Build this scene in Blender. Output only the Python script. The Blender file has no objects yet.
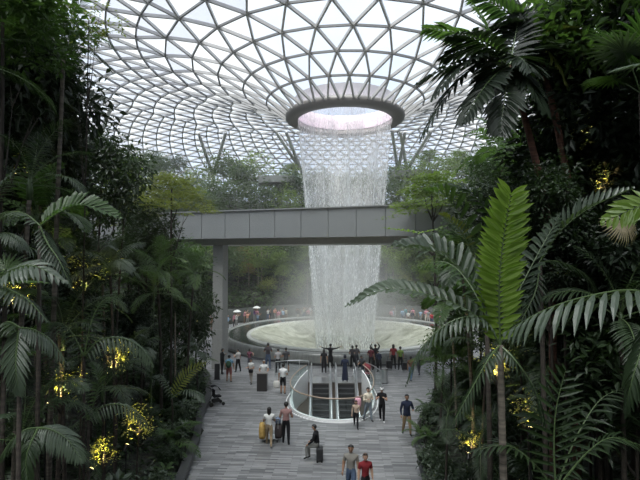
import bpy, bmesh, math, random
import numpy as np
from mathutils import Vector, Matrix, Euler
PI = math.pi
R = math.radians
SC = bpy.context.scene
COL = SC.collection
rnd = random.Random(7)

# ------------------------------------------------------------------ camera
CAMZ = 8.0
PITCH = R(2.15)
cam_data = bpy.data.cameras.new('camera')
cam_data.sensor_width = 36.0
cam_data.lens = 27.0            # f = 480 px on a 640 px wide frame
cam_data.clip_end = 600
cam = bpy.data.objects.new('camera', cam_data)
COL.objects.link(cam)
cam.location = (0, 0, CAMZ)
cam.rotation_euler = (R(90) + PITCH, 0, 0)
SC.camera = cam

# ------------------------------------------------------------------ sky, sun, exposure
world = bpy.data.worlds.new('sky')
SC.world = world
world.use_nodes = True
wn = world.node_tree
for n in list(wn.nodes): wn.nodes.remove(n)
w_out = wn.nodes.new('ShaderNodeOutputWorld')
w_bg = wn.nodes.new('ShaderNodeBackground')
w_tc = wn.nodes.new('ShaderNodeTexCoord')
w_noise = wn.nodes.new('ShaderNodeTexNoise')
w_noise.inputs['Scale'].default_value = 2.2
w_noise.inputs['Detail'].default_value = 5
w_ramp = wn.nodes.new('ShaderNodeValToRGB')
w_ramp.color_ramp.elements[0].position = 0.40
w_ramp.color_ramp.elements[0].color = (0.62, 0.76, 1.0, 1)
w_ramp.color_ramp.elements[1].position = 0.60
w_ramp.color_ramp.elements[1].color = (1.0, 1.0, 1.0, 1)
wn.links.new(w_tc.outputs['Generated'], w_noise.inputs['Vector'])
wn.links.new(w_noise.outputs['Fac'], w_ramp.inputs['Fac'])
wn.links.new(w_ramp.outputs['Color'], w_bg.inputs['Color'])
w_bg.inputs['Strength'].default_value = 1.0
wn.links.new(w_bg.outputs['Background'], w_out.inputs['Surface'])

sun_data = bpy.data.lights.new('sun', 'SUN')
sun_data.energy = 7.0
sun_data.angle = R(38)
sun_data.color = (1.0, 0.965, 0.91)
sun = bpy.data.objects.new('sun', sun_data)
COL.objects.link(sun)
sun.rotation_euler = Euler((R(24), R(-10), 0))     # a high sun behind thin bright cloud
sun.location = (0, -20, 80)

SC.view_settings.view_transform = 'Standard'
SC.view_settings.look = 'None'
SC.view_settings.gamma = 1.0
SC.view_settings.use_curve_mapping = False
SC.view_settings.exposure = 0.3
SC.cycles.use_denoising = True
SC.cycles.max_bounces = 8
SC.cycles.diffuse_bounces = 3
SC.cycles.transparent_max_bounces = 24
SC.cycles.volume_bounces = 1
SC.cycles.sample_clamp_indirect = 4.0

_f = Vector((0, math.cos(PITCH), math.sin(PITCH)))
_u = Vector((0, -math.sin(PITCH), math.cos(PITCH)))
def at(px, py, Y):
    "the point at depth Y on the sight line through a pixel of the 640x480 frame"
    d = _f + Vector(((px - 320) / 480, 0, 0)) + _u * ((240 - py) / 480)
    return Vector((0, 0, CAMZ)) + d * (Y / d.y)
def floor_at(px, py):
    d = _f + Vector(((px - 320) / 480, 0, 0)) + _u * ((240 - py) / 480)
    return Vector((0, 0, CAMZ)) + d * (-CAMZ / d.z)
def pix(p):
    v = Vector(p) - Vector((0, 0, CAMZ))
    z = max(v.dot(_f), 0.01)
    return 320 + 480 * v.x / z, 240 - 480 * v.dot(_u) / z

# ------------------------------------------------------------------ materials
def new_mat(name):
    m = bpy.data.materials.new(name); m.use_nodes = True
    nt = m.node_tree
    return m, nt, nt.nodes['Principled BSDF'], nt.nodes['Material Output']
_cache = {}
def plain(name, col, rough=0.6, metal=0.0, var=0.12, scale=6.0, spec=0.5):
    key = (name, tuple(col), rough, metal)
    if key in _cache: return _cache[key]
    m, nt, b, out = new_mat(name)
    tc = nt.nodes.new('ShaderNodeTexCoord'); no = nt.nodes.new('ShaderNodeTexNoise')
    no.inputs['Scale'].default_value = scale; no.inputs['Detail'].default_value = 3
    mix = nt.nodes.new('ShaderNodeMixRGB')
    mix.inputs['Color1'].default_value = (*[c * (1 - var) for c in col], 1)
    mix.inputs['Color2'].default_value = (*[min(1, c * (1 + var)) for c in col], 1)
    nt.links.new(tc.outputs['Object'], no.inputs['Vector'])
    nt.links.new(no.outputs['Fac'], mix.inputs['Fac'])
    nt.links.new(mix.outputs['Color'], b.inputs['Base Color'])
    b.inputs['Roughness'].default_value = rough
    b.inputs['Metallic'].default_value = metal
    b.inputs['Specular IOR Level'].default_value = spec
    _cache[key] = m
    return m
def leaf_mat(name, c1, c2, rough=0.42, trans=0.35, tcol=None, scale=1.3, spec=0.5):
    m, nt, b, out = new_mat(name)
    tc = nt.nodes.new('ShaderNodeTexCoord'); no = nt.nodes.new('ShaderNodeTexNoise')
    no.inputs['Scale'].default_value = scale; no.inputs['Detail'].default_value = 4
    oi = nt.nodes.new('ShaderNodeObjectInfo')
    add = nt.nodes.new('ShaderNodeMath'); add.operation = 'MULTIPLY_ADD'
    add.inputs[1].default_value = 0.5
    sub = nt.nodes.new('ShaderNodeMath'); sub.operation = 'MULTIPLY_ADD'
    sub.inputs[1].default_value = 1.6; sub.inputs[2].default_value = -0.55
    nt.links.new(tc.outputs['Object'], no.inputs['Vector'])
    nt.links.new(no.outputs['Fac'], sub.inputs[0])
    nt.links.new(oi.outputs['Random'], add.inputs[0])
    nt.links.new(sub.outputs[0], add.inputs[2])
    ramp = nt.nodes.new('ShaderNodeMixRGB'); ramp.use_clamp = True
    ramp.inputs['Color1'].default_value = (*c1, 1); ramp.inputs['Color2'].default_value = (*c2, 1)
    nt.links.new(add.outputs[0], ramp.inputs['Fac'])
    nt.links.new(ramp.outputs['Color'], b.inputs['Base Color'])
    b.inputs['Roughness'].default_value = rough
    b.inputs['Specular IOR Level'].default_value = spec
    tr = nt.nodes.new('ShaderNodeBsdfTranslucent')
    mul = nt.nodes.new('ShaderNodeMixRGB'); mul.blend_type = 'MULTIPLY'; mul.inputs['Fac'].default_value = 1
    tcol = tcol or (2.2, 2.6, 1.1)
    mul.inputs['Color2'].default_value = (*tcol, 1)
    nt.links.new(ramp.outputs['Color'], mul.inputs['Color1'])
    nt.links.new(mul.outputs['Color'], tr.inputs['Color'])
    ms = nt.nodes.new('ShaderNodeMixShader'); ms.inputs['Fac'].default_value = trans
    nt.links.new(b.outputs['BSDF'], ms.inputs[1]); nt.links.new(tr.outputs['BSDF'], ms.inputs[2])
    nt.links.new(ms.outputs['Shader'], out.inputs['Surface'])
    return m
LEAF = {
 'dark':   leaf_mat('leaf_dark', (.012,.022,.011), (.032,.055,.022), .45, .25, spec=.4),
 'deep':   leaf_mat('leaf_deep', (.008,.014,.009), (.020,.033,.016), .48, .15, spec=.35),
 'mid':    leaf_mat('leaf_mid', (.030,.060,.022), (.070,.115,.036), .42, .35),
 'grey':   leaf_mat('leaf_grey_green', (.034,.050,.034), (.078,.105,.070), .42, .2),
 'bright': leaf_mat('leaf_bright', (.100,.160,.028), (.180,.255,.055), .42, .45),
 'lime':   leaf_mat('leaf_lime', (.085,.095,.026), (.150,.160,.055), .5, .4),
 'yellow': leaf_mat('leaf_lamplit', (.26,.25,.08), (.40,.37,.14), .5, .4),  # glow of the garden lamps painted into the leaf colour
 'far':    leaf_mat('leaf_far', (.020,.040,.018), (.085,.120,.050), .5, .35, scale=.8),
 'farlt':  leaf_mat('leaf_far_light', (.080,.120,.030), (.150,.190,.055), .5, .4, scale=.35),
 'orange': leaf_mat('leaf_orange', (.13,.10,.035), (.22,.13,.05), .5, .4),
 'dry':    leaf_mat('leaf_dry', (.16,.13,.085), (.30,.25,.17), .7, .3),
}
def bark_mat(name, c1, c2, sz=9):
    m, nt, b, out = new_mat(name)
    tc = nt.nodes.new('ShaderNodeTexCoord'); mp = nt.nodes.new('ShaderNodeMapping')
    mp.inputs['Scale'].default_value = (1, 1, sz)
    no = nt.nodes.new('ShaderNodeTexNoise'); no.inputs['Scale'].default_value = 1.6; no.inputs['Detail'].default_value = 6
    rp = nt.nodes.new('ShaderNodeValToRGB')
    rp.color_ramp.elements[0].position = .35; rp.color_ramp.elements[0].color = (*c1, 1)
    rp.color_ramp.elements[1].position = .68; rp.color_ramp.elements[1].color = (*c2, 1)
    bp = nt.nodes.new('ShaderNodeBump'); bp.inputs['Strength'].default_value = .5
    nt.links.new(tc.outputs['Object'], mp.inputs['Vector']); nt.links.new(mp.outputs['Vector'], no.inputs['Vector'])
    nt.links.new(no.outputs['Fac'], rp.inputs['Fac']); nt.links.new(rp.outputs['Color'], b.inputs['Base Color'])
    nt.links.new(no.outputs['Fac'], bp.inputs['Height']); nt.links.new(bp.outputs['Normal'], b.inputs['Normal'])
    b.inputs['Roughness'].default_value = .85
    return m
BARK = {'grey': bark_mat('bark_grey', (.045,.038,.03), (.14,.12,.095)),
        'red': bark_mat('bark_red_brown', (.05,.022,.014), (.14,.06,.04), 14),
        'dark': bark_mat('bark_dark', (.018,.014,.011), (.05,.04,.03)),
        'pale': bark_mat('bark_pale', (.14,.12,.09), (.30,.26,.20), 12),
        'green': plain('stem_green', (.05,.085,.03), .5)}

# ------------------------------------------------------------------ mesh helpers
class MB:
    "collects faces and builds them as one mesh object"
    def __init__(s): s.v = []; s.f = []; s.m = []
    def add(s, vs, fs, mi=0):
        n = len(s.v); s.v.extend([tuple(v) for v in vs])
        s.f.extend([tuple(i + n for i in f) for f in fs]); s.m.extend([mi] * len(fs))
    def box(s, c, d, rot=0.0, mi=0, M=None):
        hx, hy, hz = d[0]/2, d[1]/2, d[2]/2
        vs = [Vector((x*hx, y*hy, z*hz)) for x in (-1,1) for y in (-1,1) for z in (-1,1)]
        if M is not None: vs = [M @ v for v in vs]
        cr, sr = math.cos(rot), math.sin(rot)
        vs = [(c[0]+v.x*cr-v.y*sr, c[1]+v.x*sr+v.y*cr, c[2]+v.z) for v in vs]
        s.add(vs, [(0,1,3,2),(4,6,7,5),(0,4,5,1),(2,3,7,6),(0,2,6,4),(1,5,7,3)], mi)
    def tube(s, pts, rs, n=8, mi=0, cap=True, squash=None):
        pts = [Vector(p) for p in pts]
        if not hasattr(rs, '__len__'): rs = [rs] * len(pts)
        vs, fs = [], []
        prev = None
        for i, p in enumerate(pts):
            t = (pts[min(i+1, len(pts)-1)] - pts[max(i-1, 0)])
            if t.length < 1e-9: t = Vector((0,0,1))
            t.normalize()
            if prev is None:
                a = Vector((1,0,0)) if abs(t.x) < .8 else Vector((0,1,0))
                a = (a - t * a.dot(t)).normalized()
            else:
                a = (prev - t * prev.dot(t)).normalized()
            prev = a; b = t.cross(a)
            for k in range(n):
                an = 2*PI*k/n
                vs.append(p + (a*math.cos(an) + b*math.sin(an)*(squash or 1)) * rs[i])
        for i in range(len(pts)-1):
            for k in range(n):
                k2 = (k+1) % n
                fs.append((i*n+k, i*n+k2, (i+1)*n+k2, (i+1)*n+k))
        if cap:
            fs.append(tuple(range(n-1, -1, -1))); fs.append(tuple((len(pts)-1)*n + k for k in range(n)))
        s.add(vs, fs, mi)
    def lathe(s, prof, n=24, c=(0,0,0), mi=0):
        vs, fs = [], []
        for r, z in prof:
            for k in range(n):
                a = 2*PI*k/n; vs.append((c[0]+r*math.cos(a), c[1]+r*math.sin(a), c[2]+z))
        for i in range(len(prof)-1):
            for k in range(n):
                k2 = (k+1) % n
                fs.append((i*n+k, i*n+k2, (i+1)*n+k2, (i+1)*n+k))
        s.add(vs, fs, mi)
    def ball(s, c, r, n=8, mi=0, sc=(1,1,1)):
        vs, fs = [], []
        for i in range(n//2+1):
            th = PI*i/(n//2)
            for k in range(n):
                a = 2*PI*k/n
                vs.append((c[0]+r*sc[0]*math.sin(th)*math.cos(a), c[1]+r*sc[1]*math.sin(th)*math.sin(a), c[2]+r*sc[2]*math.cos(th)))
        for i in range(n//2):
            for k in range(n):
                k2 = (k+1) % n
                fs.append((i*n+k, (i+1)*n+k, (i+1)*n+k2, i*n+k2))
        s.add(vs, fs, mi)
    def mesh(s, name, mats, smooth=False):
        me = bpy.data.meshes.new(name)
        me.from_pydata(s.v, [], s.f)
        if not isinstance(mats, (list, tuple)): mats = [mats]
        for m in mats: me.materials.append(m)
        me.polygons.foreach_set('material_index', s.m)
        if smooth: me.polygons.foreach_set('use_smooth', [True]*len(s.f))
        me.update()
        return me
    def build(s, name, mats, parent=None, smooth=False, bevel=0):
        o = bpy.data.objects.new(name, s.mesh(name, mats, smooth))
        COL.objects.link(o)
        if parent is not None: o.parent = parent
        if bevel:
            md = o.modifiers.new('bevel', 'BEVEL'); md.width = bevel; md.segments = 2; md.limit_method = 'ANGLE'
        return o
def tag(o, label=None, cat=None, group=None, kind=None):
    if label: o['label'] = label
    if cat: o['category'] = cat
    if group: o['group'] = group
    if kind: o['kind'] = kind
    return o
def empty(name, loc, rz=0, sc=1):
    o = bpy.data.objects.new(name, None); COL.objects.link(o)
    o.location = loc; o.rotation_euler = (0,0,rz); o.scale = (sc,sc,sc)
    o.empty_display_size = .3
    return o
def inst(me, name, parent=None, loc=(0,0,0), rot=(0,0,0), sc=1):
    o = bpy.data.objects.new(name, me); COL.objects.link(o)
    if parent is not None: o.parent = parent
    o.location = loc; o.rotation_euler = rot
    o.scale = sc if hasattr(sc, '__len__') else (sc,sc,sc)
    return o

# ------------------------------------------------------------------ the ground
PC = (2.5, 48.0)                      # axis of the waterfall, pool and roof
def interp(x, tab): return float(np.interp(x, [a for a,_ in tab], [b for _,b in tab]))
XL = [(-20,-4.0),(12,-4.4),(17,-4.85),(21,-5.3),(24,-5.9),(27,-6.2),(30,-6.9),(34,-8.2),(40,-15),(50,-18)]
XR = [(-20,3.0),(12,3.2),(17,3.75),(21,4.2),(24,5.0),(27,6.3),(32,9.5),(40,18),(50,20)]
def ground(x, y):
    rho = math.hypot(x-PC[0], y-PC[1])
    hf = interp(rho, [(0,-1),(16.9,-1),(17.0,0.0),(17.6,2.1),(22,4.5),(28,10),(40,17),(62,19.5)])
    if rho < 17: return -1.0
    if y < 44:
        dl = interp(y, XL) - x; dr = x - interp(y, XR)
        if dl < 0 and dr < 0: return -1.0
        if dl >= 0:
            hc = interp(dl, [(0,.35),(3,1.2),(6,4),(10,9),(14,15),(20,19)])
        else:
            hc = interp(dr, [(0,.35),(2.5,1.2),(4.5,4),(7,12),(9,17),(14,19)])
            cap = interp(y, [(0,19),(20,19),(27,9.5),(40,8.5)])
            hc = min(hc, cap)
        hf = min(hf, hc) if rho > 17.6 else min(hf, hc)
    return hf + .25*math.sin(x*1.3+y*.7)*min(1, max(0, hf-.4)) 

# ================================================================== THE SETTING
def struct(o): o['kind'] = 'structure'; return o

# terrain -----------------------------------------------------------
soil, nt, b, out = new_mat('planted_soil')
tc = nt.nodes.new('ShaderNodeTexCoord'); no = nt.nodes.new('ShaderNodeTexNoise')
no.inputs['Scale'].default_value = 2.5; no.inputs['Detail'].default_value = 8
rp = nt.nodes.new('ShaderNodeValToRGB')
rp.color_ramp.elements[0].color = (.008,.009,.006,1); rp.color_ramp.elements[0].position = .35
rp.color_ramp.elements[1].color = (.030,.036,.020,1); rp.color_ramp.elements[1].position = .7
nt.links.new(tc.outputs['Object'], no.inputs['Vector']); nt.links.new(no.outputs['Fac'], rp.inputs['Fac'])
nt.links.new(rp.outputs['Color'], b.inputs['Base Color']); b.inputs['Roughness'].default_value = .95
bp = nt.nodes.new('ShaderNodeBump'); bp.inputs['Strength'].default_value = 1; bp.inputs['Distance'].default_value = .3
nt.links.new(no.outputs['Fac'], bp.inputs['Height']); nt.links.new(bp.outputs['Normal'], b.inputs['Normal'])
STEP = .8
xs = np.arange(-64, 66.1, STEP); ys = np.arange(-16, 112.1, STEP)
H = np.array([[ground(x, y) for x in xs] for y in ys])
for nm, sel in (('ground_left_bank', lambda x, y: x < 2.5), ('ground_right_bank', lambda x, y: x >= 2.5)):
    mb = MB(); idx = {}
    def vid(i, j):
        if (i, j) not in idx:
            idx[(i, j)] = len(mb.v); mb.v.append((xs[j], ys[i], H[i, j]))
        return idx[(i, j)]
    for i in range(len(ys)-1):
        for j in range(len(xs)-1):
            if not sel(xs[j], ys[i]): continue
            if math.hypot(xs[j]-PC[0], ys[i]-PC[1]) > 64: continue
            if max(H[i,j], H[i+1,j], H[i,j+1], H[i+1,j+1]) <= -.9: continue
            mb.f.append((vid(i,j), vid(i,j+1), vid(i+1,j+1), vid(i+1,j))); mb.m.append(0)
    struct(mb.build(nm, soil, smooth=True))

# floor with the escalator opening -------------------------------------
tile, nt, b, out = new_mat('grey_strip_tiles')
tc = nt.nodes.new('ShaderNodeTexCoord')
mp = nt.nodes.new('ShaderNodeMapping'); mp.inputs['Rotation'].default_value = (0,0,R(3))
br = nt.nodes.new('ShaderNodeTexBrick')
br.inputs['Scale'].default_value = 1.0
br.inputs['Brick Width'].default_value = .9; br.inputs['Row Height'].default_value = .115
br.inputs['Mortar Size'].default_value = .008; br.inputs['Mortar Smooth'].default_value = .3
br.offset = .37; br.squash = 1.0
br.inputs['Color1'].default_value = (.105,.108,.112,1); br.inputs['Color2'].default_value = (.285,.285,.288,1)
br.inputs['Mortar'].default_value = (.09,.09,.09,1)
no = nt.nodes.new('ShaderNodeTexNoise'); no.inputs['Scale'].default_value = 2.2; no.inputs['Detail'].default_value = 8; no.inputs['Roughness'].default_value = .7
mp2 = nt.nodes.new('ShaderNodeMapping'); mp2.inputs['Scale'].default_value = (.5, 4, 1)
mx = nt.nodes.new('ShaderNodeMixRGB'); mx.blend_type = 'OVERLAY'; mx.inputs['Fac'].default_value = .8
nt.links.new(tc.outputs['Object'], mp.inputs['Vector']); nt.links.new(mp.outputs['Vector'], br.inputs['Vector'])
nt.links.new(tc.outputs['Object'], mp2.inputs['Vector']); nt.links.new(mp2.outputs['Vector'], no.inputs['Vector'])
nt.links.new(br.outputs['Color'], mx.inputs['Color1']); nt.links.new(no.outputs['Fac'], mx.inputs['Color2'])
nt.links.new(mx.outputs['Color'], b.inputs['Base Color'])
rr = nt.nodes.new('ShaderNodeMapRange'); rr.inputs['To Min'].default_value = .32; rr.inputs['To Max'].default_value = .55
nt.links.new(no.outputs['Fac'], rr.inputs['Value']); nt.links.new(rr.outputs['Result'], b.inputs['Roughness'])
bp = nt.nodes.new('ShaderNodeBump'); bp.inputs['Strength'].default_value = .35; bp.inputs['Distance'].default_value = .01
nt.links.new(br.outputs['Fac'], bp.inputs['Height']); bp.invert = True
nt.links.new(bp.outputs['Normal'], b.inputs['Normal'])

def smooth_loop(ctrl, n=10):
    out = []
    m = len(ctrl)
    for i in range(m):
        p0, p1, p2, p3 = [Vector(ctrl[(i+k-1) % m]) for k in range(4)]
        for k in range(n):
            t = k/n
            out.append(.5*((2*p1)+(p2-p0)*t+(2*p0-5*p1+4*p2-p3)*t*t+(-p0+3*p1-3*p2+p3)*t**3))
    return out
BACK_L, BACK_R = (-.85, 31.2), (2.75, 31.2)
front_ctrl = [BACK_L, (-1.35, 29.4), (-1.62, 27.2), (-1.25, 25.3), (-.2, 24.15), (.9, 23.85), (1.95, 24.2), (2.65, 25.5), (3.0, 27.5), (3.0, 29.6), BACK_R]
def open_curve(ctrl, n=8):
    out = []
    P = [Vector(ctrl[0])*2 - Vector(ctrl[1])] + [Vector(c) for c in ctrl] + [Vector(ctrl[-1])*2 - Vector(ctrl[-2])]
    for i in range(1, len(P)-2):
        p0, p1, p2, p3 = P[i-1:i+3]
        for k in range(n):
            t = k/n
            out.append(.5*((2*p1)+(p2-p0)*t+(2*p0-5*p1+4*p2-p3)*t*t+(-p0+3*p1-3*p2+p3)*t**3))
    out.append(P[-2]); return out
HOLE = open_curve(front_ctrl, 8)
bm = bmesh.new()
outer = [(-24,-14),(26,-14),(26,66),(-24,66)]
ov = [bm.verts.new((x,y,0)) for x,y in outer]; hv = [bm.verts.new((p.x,p.y,0)) for p in HOLE]
pool_loop = [(PC[0]+12.0*math.cos(2*PI*k/96), PC[1]+12.0*math.sin(2*PI*k/96)) for k in range(96)]
pv = [bm.verts.new((x,y,0)) for x,y in pool_loop]
es = []
for L_ in (ov, hv, pv):
    for i in range(len(L_)): es.append(bm.edges.new((L_[i], L_[(i+1) % len(L_)])))
bmesh.ops.triangle_fill(bm, use_beauty=True, use_dissolve=False, edges=es, normal=(0,0,1))
me = bpy.data.meshes.new('floor'); bm.to_mesh(me); bm.free(); me.materials.append(tile)
floor = bpy.data.objects.new('floor', me); COL.objects.link(floor); struct(floor)

# slab edge round the opening, and the level below ----------------------
white_paint = plain('white_paint', (.88,.88,.88), .35, var=.03)
mb = MB()
vs, fs = [], []
n = len(HOLE)
for p in HOLE: vs += [(p.x, p.y, 0.0), (p.x, p.y, -1.05)]
for i in range(n-1): fs.append((2*i, 2*i+1, 2*i+3, 2*i+2))
mb.add(vs, fs)
mb.build('trim_1', white_paint, smooth=True); struct(bpy.data.objects['trim_1'])
brown_floor = plain('brown_basement_floor', (.11,.09,.075), .4)
mb = MB(); mb.box((1,27,-5.05), (22,20,.1)); struct(mb.build('floor_basement', brown_floor))
mb = MB(); mb.box((1,17,-2.7),(22,.2,4.6)); mb.box((1,37,-2.7),(22,.2,4.6)); mb.box((-10,27,-2.7),(.2,20,4.6)); mb.box((12,27,-2.7),(.2,20,4.6))
struct(mb.build('wall_basement', plain('basement_wall', (.30,.28,.26), .6)))

# planter kerbs along the banks -----------------------------------------
kerb = plain('dark_stone_kerb', (.045,.046,.048), .45)
for nm, tab, sg in (('trim_2', XL, 1), ('trim_3', XR, -1)):
    mb = MB(); prev = None; vs = []; fs = []
    yy = np.arange(6, 37.1, .5)
    ctr = [Vector((interp(y, tab), y, 0)) for y in yy]
    for i, p in enumerate(ctr):
        for dx, z in ((sg*.10, 0), (sg*.16, .42 if sg>0 else .12), (-sg*.16, .42 if sg>0 else .12), (-sg*.16, 0)): vs.append((p.x+dx, p.y, z))
    for i in range(len(ctr)-1):
        for k in range(3): fs.append((4*i+k, 4*i+k+1, 4*i+5+k, 4*i+4+k))
    mb.add(vs, fs); struct(mb.build(nm, kerb))

# unseen area lights added under the slab to brighten the level below
for k, (lx, ly) in enumerate(((-4, 25), (5.5, 25), (-4, 31), (5.5, 31))):
    ld = bpy.data.lights.new('basement_fill', 'AREA'); ld.energy = 170; ld.size = 1.2; ld.color = (1,.93,.84)
    lo = bpy.data.objects.new('basement_fill', ld); COL.objects.link(lo); lo.location = (lx, ly, -1.2)
# perimeter wall under the roof's far edge ------------------------------
mb = MB(); mb.lathe([(61.6,-1),(61.6,20.4),(62.4,20.4),(62.4,-1)], 96, (PC[0],PC[1],0))
struct(mb.build('wall_perimeter', plain('perimeter_concrete', (.22,.23,.22), .8)))

# ---------------------------------------------------------------- roof
PROF = [(5.5,22.0),(7.9,23.5),(10.2,24.6),(12.6,25.5),(15,26.3),(17.4,26.9),(19.8,27.35),(22.2,27.7),(26,28.1),(31,28.2),(37,27.8),(43,26.9),(49,25.6),(54,24.0),(58,22.4),(62,20.2)]
radii = [5.5,7.9,10.2,12.6,15,17.4,19.8,22.2]
while radii[-1] < 60: radii.append(radii[-1] + 2.35)
radii[-1] = 62
def rp_(r, a): return Vector((PC[0]+r*math.sin(a), PC[1]-r*math.cos(a), interp(r, PROF)))
N1 = 28
D1, D2 = 5, 10        # rings after which the triangles halve
def ringN(i): return N1 if i <= D1 else (2*N1 if i <= D2 else 4*N1)
def offs(i): return (i % 2 if i < D1 and D1 % 2 == 0 else (i+1) % 2 if i < D1 else 0) if i <= D1 else ((i-D1-1) % 2 if i < D2 else 0) if i <= D2 else (i-D2-1) % 2
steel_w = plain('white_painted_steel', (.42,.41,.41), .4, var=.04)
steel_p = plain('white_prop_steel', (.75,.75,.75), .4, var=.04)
steel_d = plain('shaded_white_steel', (.16,.16,.165), .45, var=.04)  # rings are painted white; the shade on them is put into this colour
nodes = []
for i, r in enumerate(radii):
    N = ringN(i); off = .5*offs(i)
    nodes.append([rp_(r, 2*PI*(k+off)/N) for k in range(N)])
diag, rings, tri_a, tri_b = [], [], [], []
for i in range(len(radii)):
    N = len(nodes[i])
    for k in range(N): rings.append((nodes[i][k], nodes[i][(k+1) % N]))
for i in range(len(radii)-1):
    A, B = nodes[i], nodes[i+1]; N = len(A)
    if len(B) == N:
        oa, ob = offs(i), offs(i+1)
        for k in range(N):
            if ob == oa:
                diag += [(A[k], B[k]), (A[k], B[(k+1) % N])]
                tri_a.append((A[k], B[k], B[(k+1) % N])); tri_b.append((A[k], B[(k+1) % N], A[(k+1) % N]))
                continue
            if ob:      # B shifted by half a step forward
                b0, b1 = B[(k-1) % N], B[k]
            else:       # A shifted
                b0, b1 = B[k], B[(k+1) % N]
            diag += [(A[k], b0), (A[k], b1)]
            tri_a.append((A[k], b0, b1))
            tri_b.append((A[k], b1, A[(k+1) % N]))
    else:
        for k in range(N):
            sh = offs(i+1)
            b = [B[(2*k-1) % (2*N)], B[2*k], B[(2*k+1) % (2*N)]]
            diag += [(A[k], q) for q in b]
            tri_a += [(A[k], b[0], b[1]), (A[k], b[1], b[2])]
            tri_b.append((A[k], b[2], A[(k+1) % N]))
def beams(pairs, rad, name, mat, parent, depth=1.6):
    vs, fs = [], []
    for a, b in pairs:
        t = (b-a).normalized(); s = t.cross(Vector((0,0,1))).normalized(); up = s.cross(t)
        n = len(vs)
        for p in (a, b):
            vs += [p + s*rad + up*rad*depth, p - s*rad + up*rad*depth, p - s*rad - up*rad*depth, p + s*rad - up*rad*depth]
        fs += [(n+k, n+(k+1) % 4, n+4+(k+1) % 4, n+4+k) for k in range(4)]
    mb = MB(); mb.add(vs, fs); return mb.build(name, mat, parent)
glass, nt, b, out = new_mat('roof_glass')
nt.nodes.remove(b)
tr = nt.nodes.new('ShaderNodeBsdfTransparent'); tr.inputs['Color'].default_value = (.90,.95,.97,1)
gl = nt.nodes.new('ShaderNodeBsdfGlossy'); gl.inputs['Roughness'].default_value = .08
tl = nt.nodes.new('ShaderNodeBsdfTranslucent'); tl.inputs['Color'].default_value = (.75,.80,.84,1)
m1 = nt.nodes.new('ShaderNodeMixShader'); m1.inputs['Fac'].default_value = .05
m2 = nt.nodes.new('ShaderNodeMixShader'); m2.inputs['Fac'].default_value = .12
nt.links.new(tr.outputs[0], m1.inputs[1]); nt.links.new(gl.outputs[0], m1.inputs[2])
nt.links.new(m1.outputs[0], m2.inputs[1]); nt.links.new(tl.outputs[0], m2.inputs[2])
nt.links.new(m2.outputs[0], out.inputs['Surface'])
shade, nt, b, out = new_mat('roof_shade_panel')
nt.nodes.remove(b)
tr = nt.nodes.new('ShaderNodeBsdfTransparent'); tr.inputs['Color'].default_value = (.58,.63,.70,1)
tl = nt.nodes.new('ShaderNodeBsdfTranslucent'); tl.inputs['Color'].default_value = (.55,.59,.66,1)
df = nt.nodes.new('ShaderNodeBsdfDiffuse'); df.inputs['Color'].default_value = (.45,.48,.52,1)
ma = nt.nodes.new('ShaderNodeMixShader'); ma.inputs['Fac'].default_value = .4
m2 = nt.nodes.new('ShaderNodeMixShader'); m2.inputs['Fac'].default_value = .5
nt.links.new(tl.outputs[0], ma.inputs[1]); nt.links.new(df.outputs[0], ma.inputs[2])
nt.links.new(tr.outputs[0], m2.inputs[1]); nt.links.new(ma.outputs[0], m2.inputs[2])
nt.links.new(m2.outputs[0], out.inputs['Surface'])
roof = struct(empty('ceiling', (0,0,0)))
beams(diag, .082, 'diagonal_steelwork', steel_w, roof)
beams(rings, .072, 'ring_steelwork', steel_d, roof, 1.3)
up_ = Vector((0,0,.16))
mb = MB(); mb2 = MB()
for t in tri_b:
    mb.add([p + up_ for p in t], [(0,1,2)])
for t in tri_a:
    rr_ = math.hypot(t[0].x-PC[0], t[0].y-PC[1])
    (mb2 if rr_ > 13.5 else mb).add([p + up_ for p in t], [(0,1,2)])
mb.build('glass_panes', glass, roof)
mb2.build('shade_panels', shade, roof)
# raking white props that carry the roof
def prop_tree(base, tops):
    mb = MB()
    for t in tops: mb.tube([base, t], [.34, .26], 10)
    mb.tube([base - Vector((0,0,6)), base + Vector((0,0,.3))], [.45,.45], 10)
    return mb
PROPS = [((213,176), 92, [(199,108),(226,104)]), ((302,172), 92, [(286,128),(276,120)]), ((398,172), 92, [(392,112),(405,118)]),
         ((407,170), 92, [(430,104),(400,118)]), ((500,166), 88, [(480,96),(512,98)]), ((88,170), 78, [(70,90),(112,90)])]
for i, (bpx, Y, tops) in enumerate(PROPS):
    base = at(*bpx, Y); tps = []
    for tx, ty in tops:
        # run each leg along its sight direction until it meets the roof
        best = None
        for Yt in np.arange(Y-16, Y+12, .4):
            p = at(tx, ty, Yt); rr_ = math.hypot(p.x-PC[0], p.y-PC[1])
            e = abs(p.z - interp(rr_, PROF))
            if rr_ > 25 and (best is None or e < best[0]): best = (e, p, rr_)
        p = best[1]; p.z = interp(best[2], PROF); tps.append(p)
    struct(prop_tree(base, tps).build('column_%d' % (i+1), steel_p, smooth=True))

# ring (oculus) ---------------------------------------------------------
mb = MB()
mb.lathe([(4.75,21.75),(5.55,21.65),(5.95,21.9),(6.0,22.35),(5.7,22.6),(5.3,22.6),(4.75,22.3),(4.75,21.75)], 96, (PC[0],PC[1],0))
struct(mb.build('ceiling_ring', plain('ring_grey_metal', (.13,.12,.115), .4, var=.05), smooth=True))
mb = MB()
mb.lathe([(4.72,22.2),(4.72,23.0),(4.95,23.6),(5.1,23.9)], 96, (PC[0],PC[1],0))
struct(mb.build('trim_4', plain('ring_white_lining', (.62,.54,.60), .3, var=.03), smooth=True))
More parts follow.
